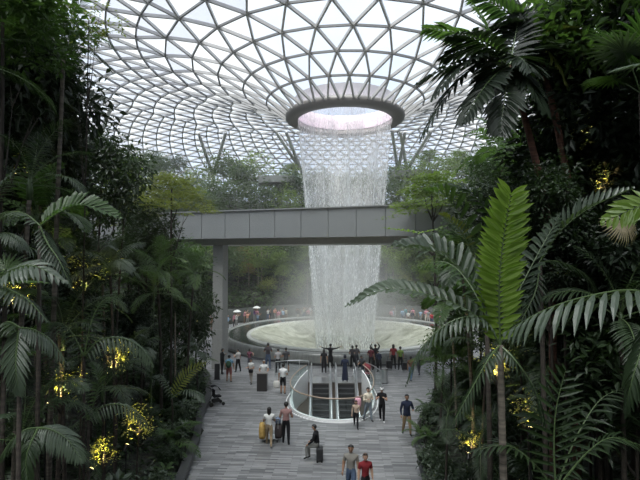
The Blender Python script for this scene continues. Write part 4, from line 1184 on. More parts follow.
# ---- lamp-lit yellow foliage ------------------------------------------------
lamp_body = plain('lamp_black_metal', (.02,.02,.02), .4, .6)
lamp_lens, nt, b, out = new_mat('lamp_lens_lit')
b.inputs['Emission Color'].default_value = (1,.78,.3,1); b.inputs['Emission Strength'].default_value = 6
LAMPS = []
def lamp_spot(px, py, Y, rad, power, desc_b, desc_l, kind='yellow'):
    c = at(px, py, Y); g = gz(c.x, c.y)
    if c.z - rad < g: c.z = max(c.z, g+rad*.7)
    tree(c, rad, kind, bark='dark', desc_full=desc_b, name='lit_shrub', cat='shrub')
    # lamp on a short mast in front of and below the leaves
    lp = Vector((c.x - .15, c.y - rad*1.25, c.z - rad*1.3)); gg = gz(lp.x, lp.y)
    lp.z = max(lp.z, gg+.3)
    root = empty('garden_spotlight', (lp.x, lp.y, gg-.02)); h = lp.z-gg
    mb = MB(); mb.tube([(0,0,0),(0,0,h-.08)], .02, 6); mb.build('stake', lamp_body, root)
    d = (c-lp).normalized(); q = Vector((0,0,h)) 
    mb = MB(); mb.tube([q-d*.1, q+d*.08], [.05,.06], 12); hs_ = mb.build('housing', lamp_body, root, smooth=False)
    mb = MB(); mb.tube([q+d*.082, q+d*.09], [.05,.05], 12); mb.build('lens', lamp_lens, hs_)
    ld = bpy.data.lights.new('lamp_beam', 'SPOT'); ld.energy = power*.6; ld.color = (1,.84,.38); ld.spot_size = R(75); ld.spot_blend = .6; ld.shadow_soft_size = .06
    lo = bpy.data.objects.new('lamp_beam', ld); COL.objects.link(lo); lo.parent = root
    lo.location = q + d*.12; lo.rotation_euler = d.to_track_quat('-Z','Y').to_euler()
    tag(root, desc_l, 'spotlight')
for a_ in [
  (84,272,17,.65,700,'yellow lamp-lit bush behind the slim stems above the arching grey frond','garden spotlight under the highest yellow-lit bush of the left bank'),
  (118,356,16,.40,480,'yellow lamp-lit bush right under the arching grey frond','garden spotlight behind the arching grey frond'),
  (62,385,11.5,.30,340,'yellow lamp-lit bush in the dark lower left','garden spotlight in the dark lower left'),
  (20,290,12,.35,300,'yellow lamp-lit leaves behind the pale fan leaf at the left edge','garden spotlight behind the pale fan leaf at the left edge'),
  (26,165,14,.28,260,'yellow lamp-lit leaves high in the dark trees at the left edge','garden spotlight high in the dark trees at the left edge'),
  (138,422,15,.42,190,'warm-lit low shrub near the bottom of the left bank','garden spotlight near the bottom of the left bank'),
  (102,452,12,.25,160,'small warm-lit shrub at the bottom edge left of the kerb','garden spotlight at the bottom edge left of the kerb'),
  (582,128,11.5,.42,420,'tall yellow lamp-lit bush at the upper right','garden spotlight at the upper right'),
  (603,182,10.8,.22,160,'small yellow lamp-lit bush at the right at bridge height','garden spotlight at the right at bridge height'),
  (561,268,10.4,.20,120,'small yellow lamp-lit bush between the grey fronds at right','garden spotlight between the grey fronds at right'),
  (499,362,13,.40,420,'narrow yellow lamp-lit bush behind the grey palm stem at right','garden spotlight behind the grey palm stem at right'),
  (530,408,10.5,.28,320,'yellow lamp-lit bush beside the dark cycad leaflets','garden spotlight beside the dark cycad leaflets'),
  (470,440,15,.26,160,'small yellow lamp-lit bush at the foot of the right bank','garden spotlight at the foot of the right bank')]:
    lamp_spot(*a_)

# ---- undergrowth scattered over both banks ---------------------------------
ug = random.Random(21)
def free_of_path(x, y, m=.3): return x < interp(y, XL)-m or x > interp(y, XR)+m
cnt = 0
kinds = [('areca_dark','dark palm clump'),('grey','grey-green palm clump'),('areca','green palm clump'),('broad','toothed palm clump')]
ferns = [('fern','green fern'),('fern_dark','dark fern')]
for sd in (-1,1):
    for i in range(62):
        y = 7 + 28*(i+ug.random())/62
        edge = interp(y, XL if sd<0 else XR)
        dmax = 7.5 if sd<0 else 5.5
        x = edge + sd*(.8 + dmax*ug.random()**1.1)
        side = 'left' if sd<0 else 'right'
        q = ug.random(); z = gz(x,y)
        if q < .34:
            k, dsc = ug.choice(kinds); fernlike(x, y, k, 8, ug.uniform(.6,1.0), dsc+' on the %s bank' % side, name='palm_clump', cat='palm')
        elif q < .55:
            k, dsc = ug.choice(ferns); fernlike(x, y, k, 10, ug.uniform(.7,1.2), dsc+' on the %s bank' % side)
        elif q < .70:
            shrub(x, y, ug.uniform(.5,.9), 'glossy', 'glossy dark shrub on the %s bank' % side)
        elif q < .82:
            shrub(x, y, ug.uniform(.5,.8), 'bigleaf', 'large-leaved grey-green shrub on the %s bank' % side)
        else:
            shrub(x, y, ug.uniform(.6,1.1), 'dense_grey', 'dark small-leaved shrub on the %s bank' % side)
# edging plants that spill over the kerbs
for sd in (-1,1):
    for i in range(26):
        y = 9 + 25*i/26 + ug.random()*.5; edge = interp(y, XL if sd<0 else XR)
        x = edge + sd*(ug.uniform(.45,.9) if sd<0 else ug.uniform(.05,.6)); side = 'left' if sd<0 else 'right'
        r_ = ug.random()
        if r_ < .4: shrub(x, y, ug.uniform(.35,.5), 'bigleaf', 'low large-leaved plant along the %s kerb' % side, name='kerb_plant', cat='plant')
        elif r_ < .7: fernlike(x, y, 'fern', 9, ug.uniform(.5,.8), 'small fern along the %s kerb' % side)
        else: shrub(x, y, ug.uniform(.35,.5), 'glossy', 'low glossy plant along the %s kerb' % side, name='kerb_plant', cat='plant')
# leaf litter and groundcover nobody could count
for nm, sd, lbl in (('groundcover',-1,'dense leafy groundcover carpeting the left bank'),('groundcover',1,'dense leafy groundcover carpeting the right bank and its steep wall')):
    mb = MB(); n = 0
    while n < 3400:
        y = ug.uniform(5, 40); d = ug.uniform(.3, 13)
        x = interp(y, XL)-d if sd<0 else interp(y, XR)+d
        z = ground(x,y)
        if z < .1: continue
        leafcards(mb, (x,y,z+.1), 9, .22, .28, rg=ug); n += 1
    o = mb.build(nm, LEAF['dark']); tag(o, lbl, 'groundcover', kind='stuff')
mb = MB(); n = 0
while n < 5200:
    a = ug.uniform(-.15, 1.15)*PI; rr_ = 17.6 + 42*ug.random()**1.2
    x = PC[0]+rr_*math.cos(a); y = PC[1]+rr_*math.sin(a)
    if y < 34: continue
    leafcards(mb, (x,y,ground(x,y)+.3), 8, .6, .7, rg=ug); n += 1
o = mb.build('groundcover', LEAF['far']); tag(o, 'shrubby undergrowth covering the terraces round the pool', 'groundcover', kind='stuff')

# ---- labels: repeats of one kind are told apart by their order across the photo
ORD = ['first','second','third','fourth','fifth','sixth','seventh','eighth','ninth','tenth','eleventh','twelfth','thirteenth','fourteenth','fifteenth','sixteenth','seventeenth','eighteenth','nineteenth','twentieth',
       '21st','22nd','23rd','24th','25th','26th','27th','28th','29th','30th']
bpy.context.view_layer.update()
byk = {}
for (root, desc, cat, full, grp) in PLANTS:
    if full: tag(root, full, cat, grp)
    else: byk.setdefault((desc, cat), []).append(root)
for (desc, cat), L_ in byk.items():
    L_.sort(key=lambda o: pix(o.location)[0])
    for i, o in enumerate(L_):
        if len(L_) == 1: lab = desc
        elif i == 0: lab = 'leftmost '+desc
        elif i == len(L_)-1: lab = 'rightmost '+desc
        else: lab = desc + ', ' + ORD[i] + ' from the left'
        tag(o, lab, cat, desc)

# ================================================================== ESCALATORS
steel = plain('brushed_steel', (.55,.56,.57), .28, .9, var=.06)
tread = plain('escalator_tread_black', (.030,.031,.033), .45)
rubber = plain('black_rubber_handrail', (.02,.02,.02), .4)
clear, nt, b, out = new_mat('clear_glass'); nt.nodes.remove(b)
tr = nt.nodes.new('ShaderNodeBsdfTransparent'); tr.inputs['Color'].default_value = (.88,.93,.92,1)
gl = nt.nodes.new('ShaderNodeBsdfGlossy'); gl.inputs['Roughness'].default_value = .03
mx = nt.nodes.new('ShaderNodeMixShader')
mx.inputs[0].default_value = .07; nt.links.new(tr.outputs[0], mx.inputs[1]); nt.links.new(gl.outputs[0], mx.inputs[2]); nt.links.new(mx.outputs[0], out.inputs['Surface'])
TOPY = 31.2; SL = math.tan(R(30))
def escalator(xc, lab):
    root = empty('escalator', (xc, TOPY, 0))
    # local: y<0 goes down towards the viewer
    nst = 24; run = .38; rise = run*SL
    for k in range(nst):
        mb = MB(); y = -.25 - k*run; z = -.02 - k*rise
        mb.box((0, y-run/2, z-rise-.04), (1.0, run, .10))
        mb.box((0, y-.02, z-rise/2-.04), (1.0, .03, rise+.02))
        for q in range(3): mb.box((0, y-run+.05+q*.11, z-rise+.015), (1.0,.03,.012))
        st_ = mb.build('step', tread, root)
        if k < 14:
            mb = MB(); mb.box((0, y-run+.012, z-rise+.012), (1.0,.022,.014)); mb.build('step_edge', steel, st_)
    mb = MB(); mb.box((0,.55,.012),(1.06,1.6,.024)); mb.build('landing_plate', steel, root)
    for sx in (-1, 1):
        x = sx*.62
        # inclined skirt and outer cladding
        mb = MB()
        L_ = nst*run
        vs = []
        for xx in (x-.09, x+.09):
            vs += [(xx, 1.35, 0), (xx, 1.35, .22), (xx, -.15, .22), (xx, -.15-L_, .22-L_*SL), (xx, -.15-L_, -.75-L_*SL), (xx, -.15, -.75), (xx,.0,-.7),(xx,.0,0)]
        n = 8
        mb.add(vs, [tuple(range(n-1,-1,-1)), tuple(range(n,2*n))] + [(i,(i+1)%n,n+(i+1)%n,n+i) for i in range(n)])
        mb.build('side_cladding', steel, root)
        mb = MB(); mb.add([(x,1.35,.22),(x,1.35,.9),(x,-.15,.9),(x,-.15-L_,.9-L_*SL),(x,-.15-L_,.22-L_*SL),(x,-.15,.22)],[(0,1,2,3,4,5)])
        mb.build('glass_balustrade', clear, root)
        mb = MB()
        pts = [(x,1.30,.20)]
        for k in range(9):
            a = -PI/2+PI*k/8; pts.append((x, 1.35+.34*math.cos(a), .60+.34*math.sin(a)))
        pts += [(x,.6,.95),(x,-.1,.93),(x,-.5,.72),(x,-.15-L_,.95-L_*SL)]
        mb.tube(pts, .042, 8); mb.build('handrail', steel if sx<0 else steel, root, smooth=True)
    tag(root, lab, 'escalator', 'pair of escalators going down')
    return root
escalator(.05, 'empty left-hand escalator going down from the landing')
escalator(1.66, 'right-hand escalator with the person in a long dark robe at its top')
# white inner fin between the two flights
# glass guard round the opening
guard = empty('glass_balustrade', (1, 27, 0))
tag(guard, 'curved glass balustrade with bronze handrail around the escalator opening', 'balustrade')
o3 = Vector((1,27,0))
def offs_loop(d):
    out = []
    for i, p in enumerate(HOLE):
        a = HOLE[max(0,i-1)]; b_ = HOLE[min(len(HOLE)-1,i+1)]; t = (b_-a).normalized(); nrm = Vector((t.y, -t.x))
        if (Vector((1,27.5))-p).dot(nrm) > 0: nrm = -nrm
        out.append(Vector((p.x+nrm.x*d, p.y+nrm.y*d, 0)))
    return out
G0 = offs_loop(.10)
def ribbon(loop, w, z0, z1):
    mb = MB(); vs=[]; fs=[]
    A = offs_loop(loop-w/2); B_ = offs_loop(loop+w/2)
    for a, b_ in zip(A,B_): vs += [tuple(Vector((a.x,a.y,z0))-o3), tuple(Vector((a.x,a.y,z1))-o3), tuple(Vector((b_.x,b_.y,z1))-o3), tuple(Vector((b_.x,b_.y,z0))-o3)]
    for i in range(len(A)-1):
        for k in range(4): fs.append((4*i+k,4*i+(k+1)%4,4*i+4+(k+1)%4,4*i+4+k))
    n=len(A)-1; fs += [(0,1,2,3),(4*n+3,4*n+2,4*n+1,4*n)]
    mb.add(vs,fs); return mb
ribbon(.03, .10, .0, .10).build('base_rim', white_paint, guard)
ribbon(.26, .04, .0, .045).build('floor_trim', white_paint, guard)
ribbon(.04, .014, .10, 1.08).build('glass_sheet', clear, guard)
bronze = plain('bronze_wood_handrail', (.30,.235,.18), .4)
mb = MB(); mb.tube([tuple(Vector((p.x,p.y,1.10))-o3) for p in offs_loop(.04)], .036, 8); mb.build('handrail', bronze, guard, smooth=True)
# white curved upstands at both rear corners of the opening
for nm, sel, lab in (('white_side_fin', range(0,22), 'white curved side wall on the left rim of the escalator opening'), ('white_side_fin', range(len(HOLE)-18,len(HOLE)), 'white curved side wall on the right rim of the escalator opening')):
    idx = list(sel); mb = MB(); vs=[]; fs=[]
    loop = offs_loop(-.08); n=len(idx)
    for j,i in enumerate(idx):
        t = j/(n-1) if idx[0]==0 else 1-j/(n-1)
        h = .75*(1-t)**.6+.05
        p = loop[i]; q = offs_loop(-.02)[i]
        vs += [(p.x,p.y,-.9),(p.x,p.y,h),(q.x,q.y,h),(q.x,q.y,-.9)]
    for j in range(n-1):
        for k in range(4): fs.append((4*j+k,4*j+(k+1)%4,4*j+4+(k+1)%4,4*j+4+k))
    mb.add(vs,fs); o = mb.build(nm, white_paint, smooth=False); tag(o, lab, 'side wall')
# post-and-glass rails beside the landing
def rail(pts, lab):
    root = empty('glass_rail', (pts[0][0],pts[0][1],0)); q = Vector((pts[0][0],pts[0][1],0))
    for p in pts:
        mb = MB(); c = Vector((p[0],p[1],0))-q; mb.tube([c, c+Vector((0,0,1.05))], .025, 6); mb.build('post', steel, root)
    mb = MB(); mb.tube([Vector((p[0],p[1],1.08))-q for p in pts], .03, 6); mb.build('handrail', steel, root)
    for a,b_ in zip(pts, pts[1:]):
        A = Vector((*a,0))-q; B_ = Vector((*b_,0))-q
        mb = MB(); mb.add([A+Vector((0,0,.08)),B_+Vector((0,0,.08)),B_+Vector((0,0,1.0)),A+Vector((0,0,1.0))],[(0,1,2,3)]); mb.build('glass_sheet', clear, root)
    tag(root, lab, 'railing')
rail([(-3.0,32.3),(-2.2,32.7),(-1.4,32.8),(-.75,32.5)], 'glass railing left of the escalator landing')
rail([(2.55,32.6),(3.1,32.0),(3.5,30.9),(3.75,29.6)], 'steel and glass railing curving down the right side of the escalator landing')

# ================================================================== PEOPLE
SKIN = {'light': (.50,.31,.22), 'tan': (.33,.19,.12), 'brown': (.20,.11,.07)}
_cm = {}
def cloth(col, nm='cloth'):
    k = (nm, tuple(col))
    if k not in _cm: _cm[k] = plain(nm, col, .85, var=.15, scale=9, spec=.2)
    return _cm[k]
def skinm(s): return plain('skin_'+s, SKIN[s], .55, var=.05)
hair_m = plain('hair_black', (.012,.010,.009), .5)
hair_b = plain('hair_brown', (.07,.04,.025), .5)
hair_g = plain('hair_grey', (.35,.34,.32), .6)
dark_eye = plain('eye_dark', (.02,.015,.012), .2)
lip = plain('lips', (.30,.12,.10), .5)
def V(*a): return Vector(a)
def rotx(v, a): return Vector((v.x, v.y*math.cos(a)-v.z*math.sin(a), v.y*math.sin(a)+v.z*math.cos(a)))
def body_mesh(pose):
    """unit-height person facing +Y. pose: lean, legs ((swing, knee, spread) x2), arms ((upper dir),(fore dir)) x2 in body axes
    (x outward, y forward, z up), turn = head turn, nod. returns mesh with slots skin, shirt, trousers, shoes, eye, lip"""
    slim = pose.get('slim', 1.0)*1.10; lean = pose.get('lean', 0)
    sit = pose.get('sit', False)
    V_ = []; E = []; RAD = []
    def add(p, r, par=None):
        V_.append(Vector(p)); RAD.append(r); i = len(V_)-1
        if par is not None: E.append((par, i))
        return i
    tor = lambda p: rotx(Vector(p), -lean)   # relative to pelvis
    P0 = Vector((0,0,0))
    pel = add(P0, .072*slim)
    wst = add(tor((0,0,.09)), .066*slim, pel); cst = add(tor((0,.004,.19)), .078*slim, wst); uch = add(tor((0,0,.272)), .066*slim, cst)
    nck = add(tor((0,.002,.318)), .030, uch); nk2 = add(tor((0,.008,.345)), .029, nck)
    hb = add(tor((0,.018,.372)), .043, nk2); hm = add(tor((0,.018,.408)), .055, hb); ht = add(tor((0,.010,.447)), .044, hm)
    bones = [(pel,wst,'pelvis'),(wst,cst,'torso'),(cst,uch,'torso'),(uch,nck,'neck0'),(nck,nk2,'neck'),(nk2,hb,'head'),(hb,hm,'head'),(hm,ht,'head')]
    feet = []; hands = []
    for s, (sw, kn, sp) in zip((-1,1), pose.get('legs', ((6,4,3),(-6,10,3)))):
        hip = add((s*.048,0,-.012), .062*slim, pel)
        d = Vector((s*math.sin(R(sp)), math.sin(R(sw)), -math.cos(R(sw))*math.cos(R(sp)))).normalized()
        m1 = add(V_[hip]+d*.12, .050*slim, hip); kne = add(V_[hip]+d*.245, .041, m1)
        d2 = Vector((d.x*.5, math.sin(R(sw-kn)), -math.cos(R(sw-kn)))).normalized()
        cf = add(V_[kne]+d2*.09, .040, kne); ank = add(V_[kne]+d2*.232, .027, cf)
        fd = Vector((s*.25, 1, -.10 if kn < 30 else -.45)).normalized()
        heel = add(V_[ank]+Vector((0,-.008,-.028)), .021, ank)
        toe = add(V_[heel]+fd*.085, .017, heel); feet.append((V_[heel], V_[toe]))
        bones += [(pel,hip,'pelvis'),(hip,m1,'thigh'),(m1,kne,'knee'),(kne,cf,'shin'),(cf,ank,'shin'),(ank,heel,'foot'),(heel,toe,'foot')]
    arms = pose.get('arms', (((.25,0,-1),(.1,.25,-1)),((.25,0,-1),(.1,.25,-1))))
    for s, (ud, fd) in zip((-1,1), arms):
        sh = add(tor((s*.100*slim**.5,0,.262)), .046, uch)
        u = rotx(Vector((s*ud[0], ud[1], ud[2])).normalized(), -lean*.5); f = rotx(Vector((s*fd[0], fd[1], fd[2])).normalized(), -lean*.5)
        m1 = add(V_[sh]+u*.08, .037, sh); el = add(V_[sh]+u*.165, .030, m1)
        fm = add(V_[el]+f*.06, .027, el); wr = add(V_[el]+f*.145, .016, fm); 
        bones += [(uch,sh,'torso'),(sh,m1,'uarm'),(m1,el,'uarm2'),(el,fm,'farm'),(fm,wr,'farm')]
        hands.append((V_[wr].copy(), f, s))
    me = bpy.data.meshes.new('tmp_body'); me.from_pydata([tuple(v) for v in V_], E, [])
    ob = bpy.data.objects.new('tmp_body', me); COL.objects.link(ob)
    md = ob.modifiers.new('skin','SKIN'); md.use_smooth_shade = True
    sv = me.skin_vertices[0].data
    for i, r in enumerate(RAD): sv[i].radius = (r, r); sv[i].use_root = (i == pel)
    sb = ob.modifiers.new('sub','SUBSURF'); sb.levels = pose.get('lv', 2)
    dg = bpy.context.evaluated_depsgraph_get(); ev = ob.evaluated_get(dg)
    m2 = bpy.data.meshes.new_from_object(ev)
    co = np.empty(len(m2.vertices)*3); m2.vertices.foreach_get('co', co); co = co.reshape(-1,3)
    polys = [tuple(p.vertices) for p in m2.polygons]
    bpy.data.objects.remove(ob); bpy.data.meshes.remove(me); bpy.data.meshes.remove(m2)
    # classify faces by nearest bone
    A = np.array([V_[a] for a,_,_ in bones]); B_ = np.array([V_[b] for _,b,_ in bones])
    ra = np.array([RAD[a] for a,_,_ in bones]); rb = np.array([RAD[b] for _,b,_ in bones])
    cen = np.array([co[list(p)].mean(0) for p in polys])
    AB = B_-A; t = np.clip(((cen[:,None,:]-A)*AB).sum(2)/((AB**2).sum(1)+1e-9), 0, 1)
    dist = np.linalg.norm(cen[:,None,:]-(A+t[:,:,None]*AB), axis=2)/(ra+(rb-ra)*t)
    nb = dist.argmin(1)
    reg = [bones[i][2] for i in nb]
    # squash torso front to back
    vt = np.zeros(len(co)); 
    dv = None
    sl = pose.get('sleeve','short'); leg = pose.get('leg','long')
    def slot(r, c):
        if r in ('neck','head'): return 0
        if r == 'neck0': return 1
        if r == 'torso': return 1
        if r == 'pelvis': return 1 if pose.get('long_top') or c[2] > .045 else 2
        if r == 'uarm': return 0 if sl == 'none' else 1
        if r == 'uarm2': return 1 if sl == 'long' else 0
        if r == 'farm': return 1 if sl == 'long' else 0
        if r == 'thigh': return 1 if pose.get('long_top') and not sit and c[2] > -.05 else 2
        if r == 'knee': return 2 if leg in ('long','short') else 0
        if r == 'shin': return 2 if leg == 'long' else 0
        return 3
    mb = MB(); mb.v = [tuple(v) for v in co]; mb.f = polys; mb.m = [slot(r, c) for r, c in zip(reg, cen)]
    # head: face features
    hc = V_[hm]; fw = tor((0,1,0)); up = tor((0,0,1)); 
    if pose.get('face', True):
        for s in (-1,1):
            mb.ball(hc+fw*.047+Vector((s*.019,0,0))+up*.006, .0062, 6, 4)
            mb.ball(hc+Vector((s*.052,0,0))-fw*.004, .013, 6, 0, (.45,.8,1.1))
            mb.box(tuple(hc+fw*.0505+Vector((s*.019,0,0))+up*.018), (.019,.006,.004), 0, 4)
        mb.ball(hc+fw*.056-up*.007, .0085, 6, 0, (.8,1.1,1.5))
        mb.ball(hc+fw*.048-up*.026, .010, 6, 5, (1.3,.5,.45))
    # shoulders stay; hands with palm, four fingers and thumb
    for w, f, s in hands:
        side = f.cross(Vector((0,0,1)));
        if side.length < .2: side = Vector((0,1,0))
        side.normalize(); nrm = f.cross(side).normalized()
        mb.tube([w-f*.012, w+f*.006, w+f*.024, w+f*.042], [.012,.015,.018,.016], 8, 0, squash=1)
        for q in range(4):
            o_ = side*(.0126-.0084*q); ln = (.030,.036,.034,.026)[q]
            p0 = w+f*.036+o_; p1 = p0+f*ln*.55+nrm*.003; p2 = p1+f*ln*.35+nrm*.010; p3 = p2+f*ln*.12+nrm*.010
            mb.tube([p0,p1,p2,p3], [.0048,.0046,.0040,.0028], 5, 0)
        p0 = w+f*.012+side*.013; p1 = p0+side*.014+f*.014; p2 = p1+f*.016+side*.003+nrm*.004
        mb.tube([p0,p1,p2],[.0058,.0052,.0036],5,0)
    zmin = min(min(h.z, t_.z) for h, t_ in feet) - .019
    info = dict(zmin=zmin, hc=hc, fw=fw, up=up, hands=[h[0]+h[1]*.05 for h in hands], V=V_, pel=V_[pel], chest=V_[cst], uch=V_[uch])
    return mb, info
def hair_mb(info, style='short'):
    hc = info['hc']; mb = MB(); n=14; vs=[]; fs=[]; rows=9
    fw, up = info['fw'], info['up']; rt = Vector((1,0,0))
    for i in range(rows+1):
        th = PI*.78*i/rows
        for k in range(n):
            a = 2*PI*k/n; y = math.cos(a); x = math.sin(a)
            thk = th
            if y > .15: thk = min(th, PI*(.36-.05*y))
            elif y > -.3: thk = min(th, PI*.52)
            r = .0615
            p = rt*(x*math.sin(thk)*r*.96) + fw*(y*math.sin(thk)*r*1.08 - .004) + up*(math.cos(thk)*r*1.02+.010)
            if style != 'short' and y < .2 and th > PI*.45:
                drop = {'long': .16, 'bob': .06}[style]
                q = (th-PI*.45)/(PI*.33)
                p = rt*(x*r*(.95-.15*q)) + fw*(min(y,.1)*r*(1.05-.1*q)-.004) + up*(-drop*q+.005)
            vs.append(hc+p)
    for i in range(rows):
        for k in range(n):
            k2=(k+1)%n; fs.append((i*n+k,(i+1)*n+k,(i+1)*n+k2,i*n+k2))
    mb.add(vs,fs); 
    if style=='bun': pass
    return mb
def person(x, y, h, face, label, cols, z=0, **pose):
    """cols: dict(skin, shirt, trousers, shoes, hair)"""
    mb, info = body_mesh(pose)
    nm = pose.get('name','person')
    root_o = mb.build(nm, [skinm(cols.get('skin','tan')), cloth(cols['shirt'],'top_cloth'), cloth(cols['trousers'],'trouser_cloth'), cloth(cols.get('shoes',(.03,.03,.03)),'shoe_leather'), dark_eye, lip], smooth=True)
    root_o.location = (x, y, z - info['zmin']*h); root_o.scale = (h,h,h); root_o.rotation_euler = (0,0,R(face))
    hs = pose.get('hair','short')
    if hs == 'scarf':
        hair_mb(info,'bob').build('head_scarf', cloth(cols['hair'],'scarf_cloth'), root_o, smooth=True)
    elif hs == 'cap':
        hair_mb(info,'short').build('hair', hair_m, root_o, smooth=True)
        m = MB(); hc = info['hc']; fw, up = info['fw'], info['up']
        m.ball(hc+up*.022-fw*.004, .066, 12, 0, (1,1.05,.72)); m.tube([hc+fw*.05+up*.026, hc+fw*.10+up*.018],[.034,.030],10,0,squash=.25)
        m.build('cap', cloth(cols['hat'],'cap_cloth'), root_o, smooth=True)
    elif hs != 'bald':
        hair_mb(info,hs).build('hair', cols.get('hair',hair_m), root_o, smooth=True)
    if pose.get('skirt'):
        top, bot, r0, r1, col = pose['skirt']     # unit heights relative to the pelvis
        m = MB(); n = 24; vs=[]; fs=[]
        for i in range(7):
            t=i/6; z_=top+(bot-top)*t
            for k in range(n):
                a=2*PI*k/n; r=(r0+(r1-r0)*t**.8)*(1+.06*t*math.cos(6*a)); vs.append((r*math.cos(a), r*.78*math.sin(a), z_))
        for i in range(6):
            for k in range(n):
                k2=(k+1)%n; fs.append((i*n+k,(i+1)*n+k,(i+1)*n+k2,i*n+k2))
        m.add(vs,fs); m.build(pose.get('skirt_name','skirt'), cloth(col,'skirt_cloth'), root_o, smooth=True)
    tag(root_o, label, pose.get('cat','person'), pose.get('group'))
    M = Matrix.Translation(root_o.location) @ Matrix.Rotation(R(face),4,'Z') @ Matrix.Diagonal((h,h,h,1))
    info['M'] = M; info['hand_w'] = [M @ p for p in info['hands']]
    return root_o, info
def F(px, py): p = floor_at(px, py); return p.x, p.y
BLACK=(.014,.014,.016); WHITE=(.60,.60,.58); NAVY=(.020,.026,.050); JEAN=(.07,.10,.16); KHAKI=(.26,.20,.13); GREY=(.20,.20,.19); MAROON=(.16,.018,.022)
DOWN=((.18,0,-1),(.08,.2,-1)); BENT=((.2,0,-1),(-.15,.9,.15)); PHONE=((.25,.35,-.8),(-.45,.7,.65)); CAM=((.35,.7,.2),(-.3,.5,.8))
STAND=((3,2,4),(-3,3,4)); WALK=((22,8,2),(-16,22,2)); WALK2=((-16,22,2),(22,8,2))
# nearest couple
p1 = at(351,461,16.35); person(p1.x, 16.35, 1.76, 172, 'man in grey T-shirt and jeans walking nearest, beside the woman in maroon', dict(skin='tan',shirt=(.19,.18,.16),trousers=JEAN), legs=WALK, arms=(DOWN,((.22,-.1,-1),(.1,.25,-1))), slim=1.05)
p2 = at(364.5,461,16.0); person(p2.x+.02, 15.95, 1.64, 190, 'woman in maroon top and black skirt with sunglasses on her head, walking nearest', dict(skin='light',shirt=MAROON,trousers=BLACK,hair=hair_b), legs=WALK2, arms=(DOWN,DOWN), hair='bob', skirt=(.07,-.22,.07,.105,BLACK), leg='bare', sleeve='short')
# sunglasses on her head
mb = MB()
for s in (-1,1): mb.ball((s*.022,.0,0), .016, 8, 0, (1.1,.35,.8))
mb.tube([(-.045,-.02,.0),(-.03,0,.004),(.03,0,.004),(.045,-.02,0)], .003, 4)
sg = mb.build('sunglasses', plain('sunglass_black',(.01,.01,.01),.15)); sg.scale=(1.62,)*3; sg.rotation_euler=(R(-35),0,R(190))
sg.location = (p2.x+.02, 15.95-.085, 1.64*.985); tag(sg, 'black sunglasses pushed up on the hair of the woman in maroon', 'sunglasses')
# man riding on a suitcase
x,y = F(317,461); SITY=y
so, si = person(x, y, 1.64, 78, 'person in black hooded jacket and grey trousers sitting on an upright suitcase', dict(skin='tan',shirt=BLACK,trousers=GREY), legs=((84,84,6),(72,78,6)), arms=(((.1,.35,-.9),(-.05,.8,-.5)),((.1,.35,-.9),(-.05,.8,-.5))), sit=True, sleeve='long', lean=R(8))
def suitcase(x, y, rz, h, col, lab, w=.42, d=.26, handle=.28, grp=None):
    root = empty('suitcase', (x,y,0), rz)
    m = MB(); m.box((0,0,.06+h/2),(w,d,h)); m.build('shell', plain('suitcase_shell',col,.4), root, bevel=.04)
    m = MB()
    for s in (-1,1): m.tube([(s*w*.28,0,.06+h),(s*w*.28,0,.06+h+handle)],.010,6)
    m.tube([(-w*.3,0,.06+h+handle),(w*.3,0,.06+h+handle)],.016,6); m.build('handle', lamp_body, root)
    for sx in (-1,1):
        for sy in (-1,1):
            m = MB(); m.tube([(sx*w*.38-.015,sy*d*.34,.035),(sx*w*.38+.015,sy*d*.34,.035)],.035,10); m.build('wheel', rubber, root)
    for k in range(3):
        m = MB(); m.box((-.12+.12*k, -d/2-.003, .06+h/2),(.012,.010,h*.82)); m.build('ridge', plain('suitcase_shell',tuple(c*.6 for c in col),.4), root)
    tag(root, lab, 'suitcase', grp)
    return root
seat_h = so.location.z + (-.068)*1.64
suitcase(x+.10, y+.0, R(90), max(.35,seat_h-.06), (.02,.02,.022), 'black suitcase that the hooded person sits on', handle=.0)
# woman with two bags, man in pinkish shirt
x,y = F(269,446); wo,wi = person(x,y,1.64,4,'woman in white top and khaki trousers walking away with a loaded trolley', dict(skin='tan',shirt=WHITE,trousers=KHAKI,shoes=(.3,.25,.2)), legs=WALK, arms=(((.2,.35,-.9),(.05,.8,-.3)),((.2,.35,-.9),(.05,.8,-.3))), hair='long', sleeve='short')
root = empty('luggage_trolley', (x+.05,y+.62,0)); 
m = MB(); m.box((0,0,.16),(.62,.55,.03)); m.build('deck', steel, root)
m = MB(); m.tube([(-.30,-.27,.16),(-.30,-.30,1.0)],.016,6); m.tube([(.30,-.27,.16),(.30,-.30,1.0)],.016,6); m.build('frame', steel, root)
m = MB(); m.tube([(-.34,-.30,1.0),(.34,-.30,1.0)],.022,8); m.build('handle', rubber, root)
for sx in (-1,1):
    for sy in (-1,1):
        m = MB(); m.tube([(sx*.27-.02,sy*.22,.07),(sx*.27+.02,sy*.22,.07)],.07,10); m.build('wheel', rubber, root)
tag(root,'low luggage trolley pushed by the woman in khaki trousers','trolley')
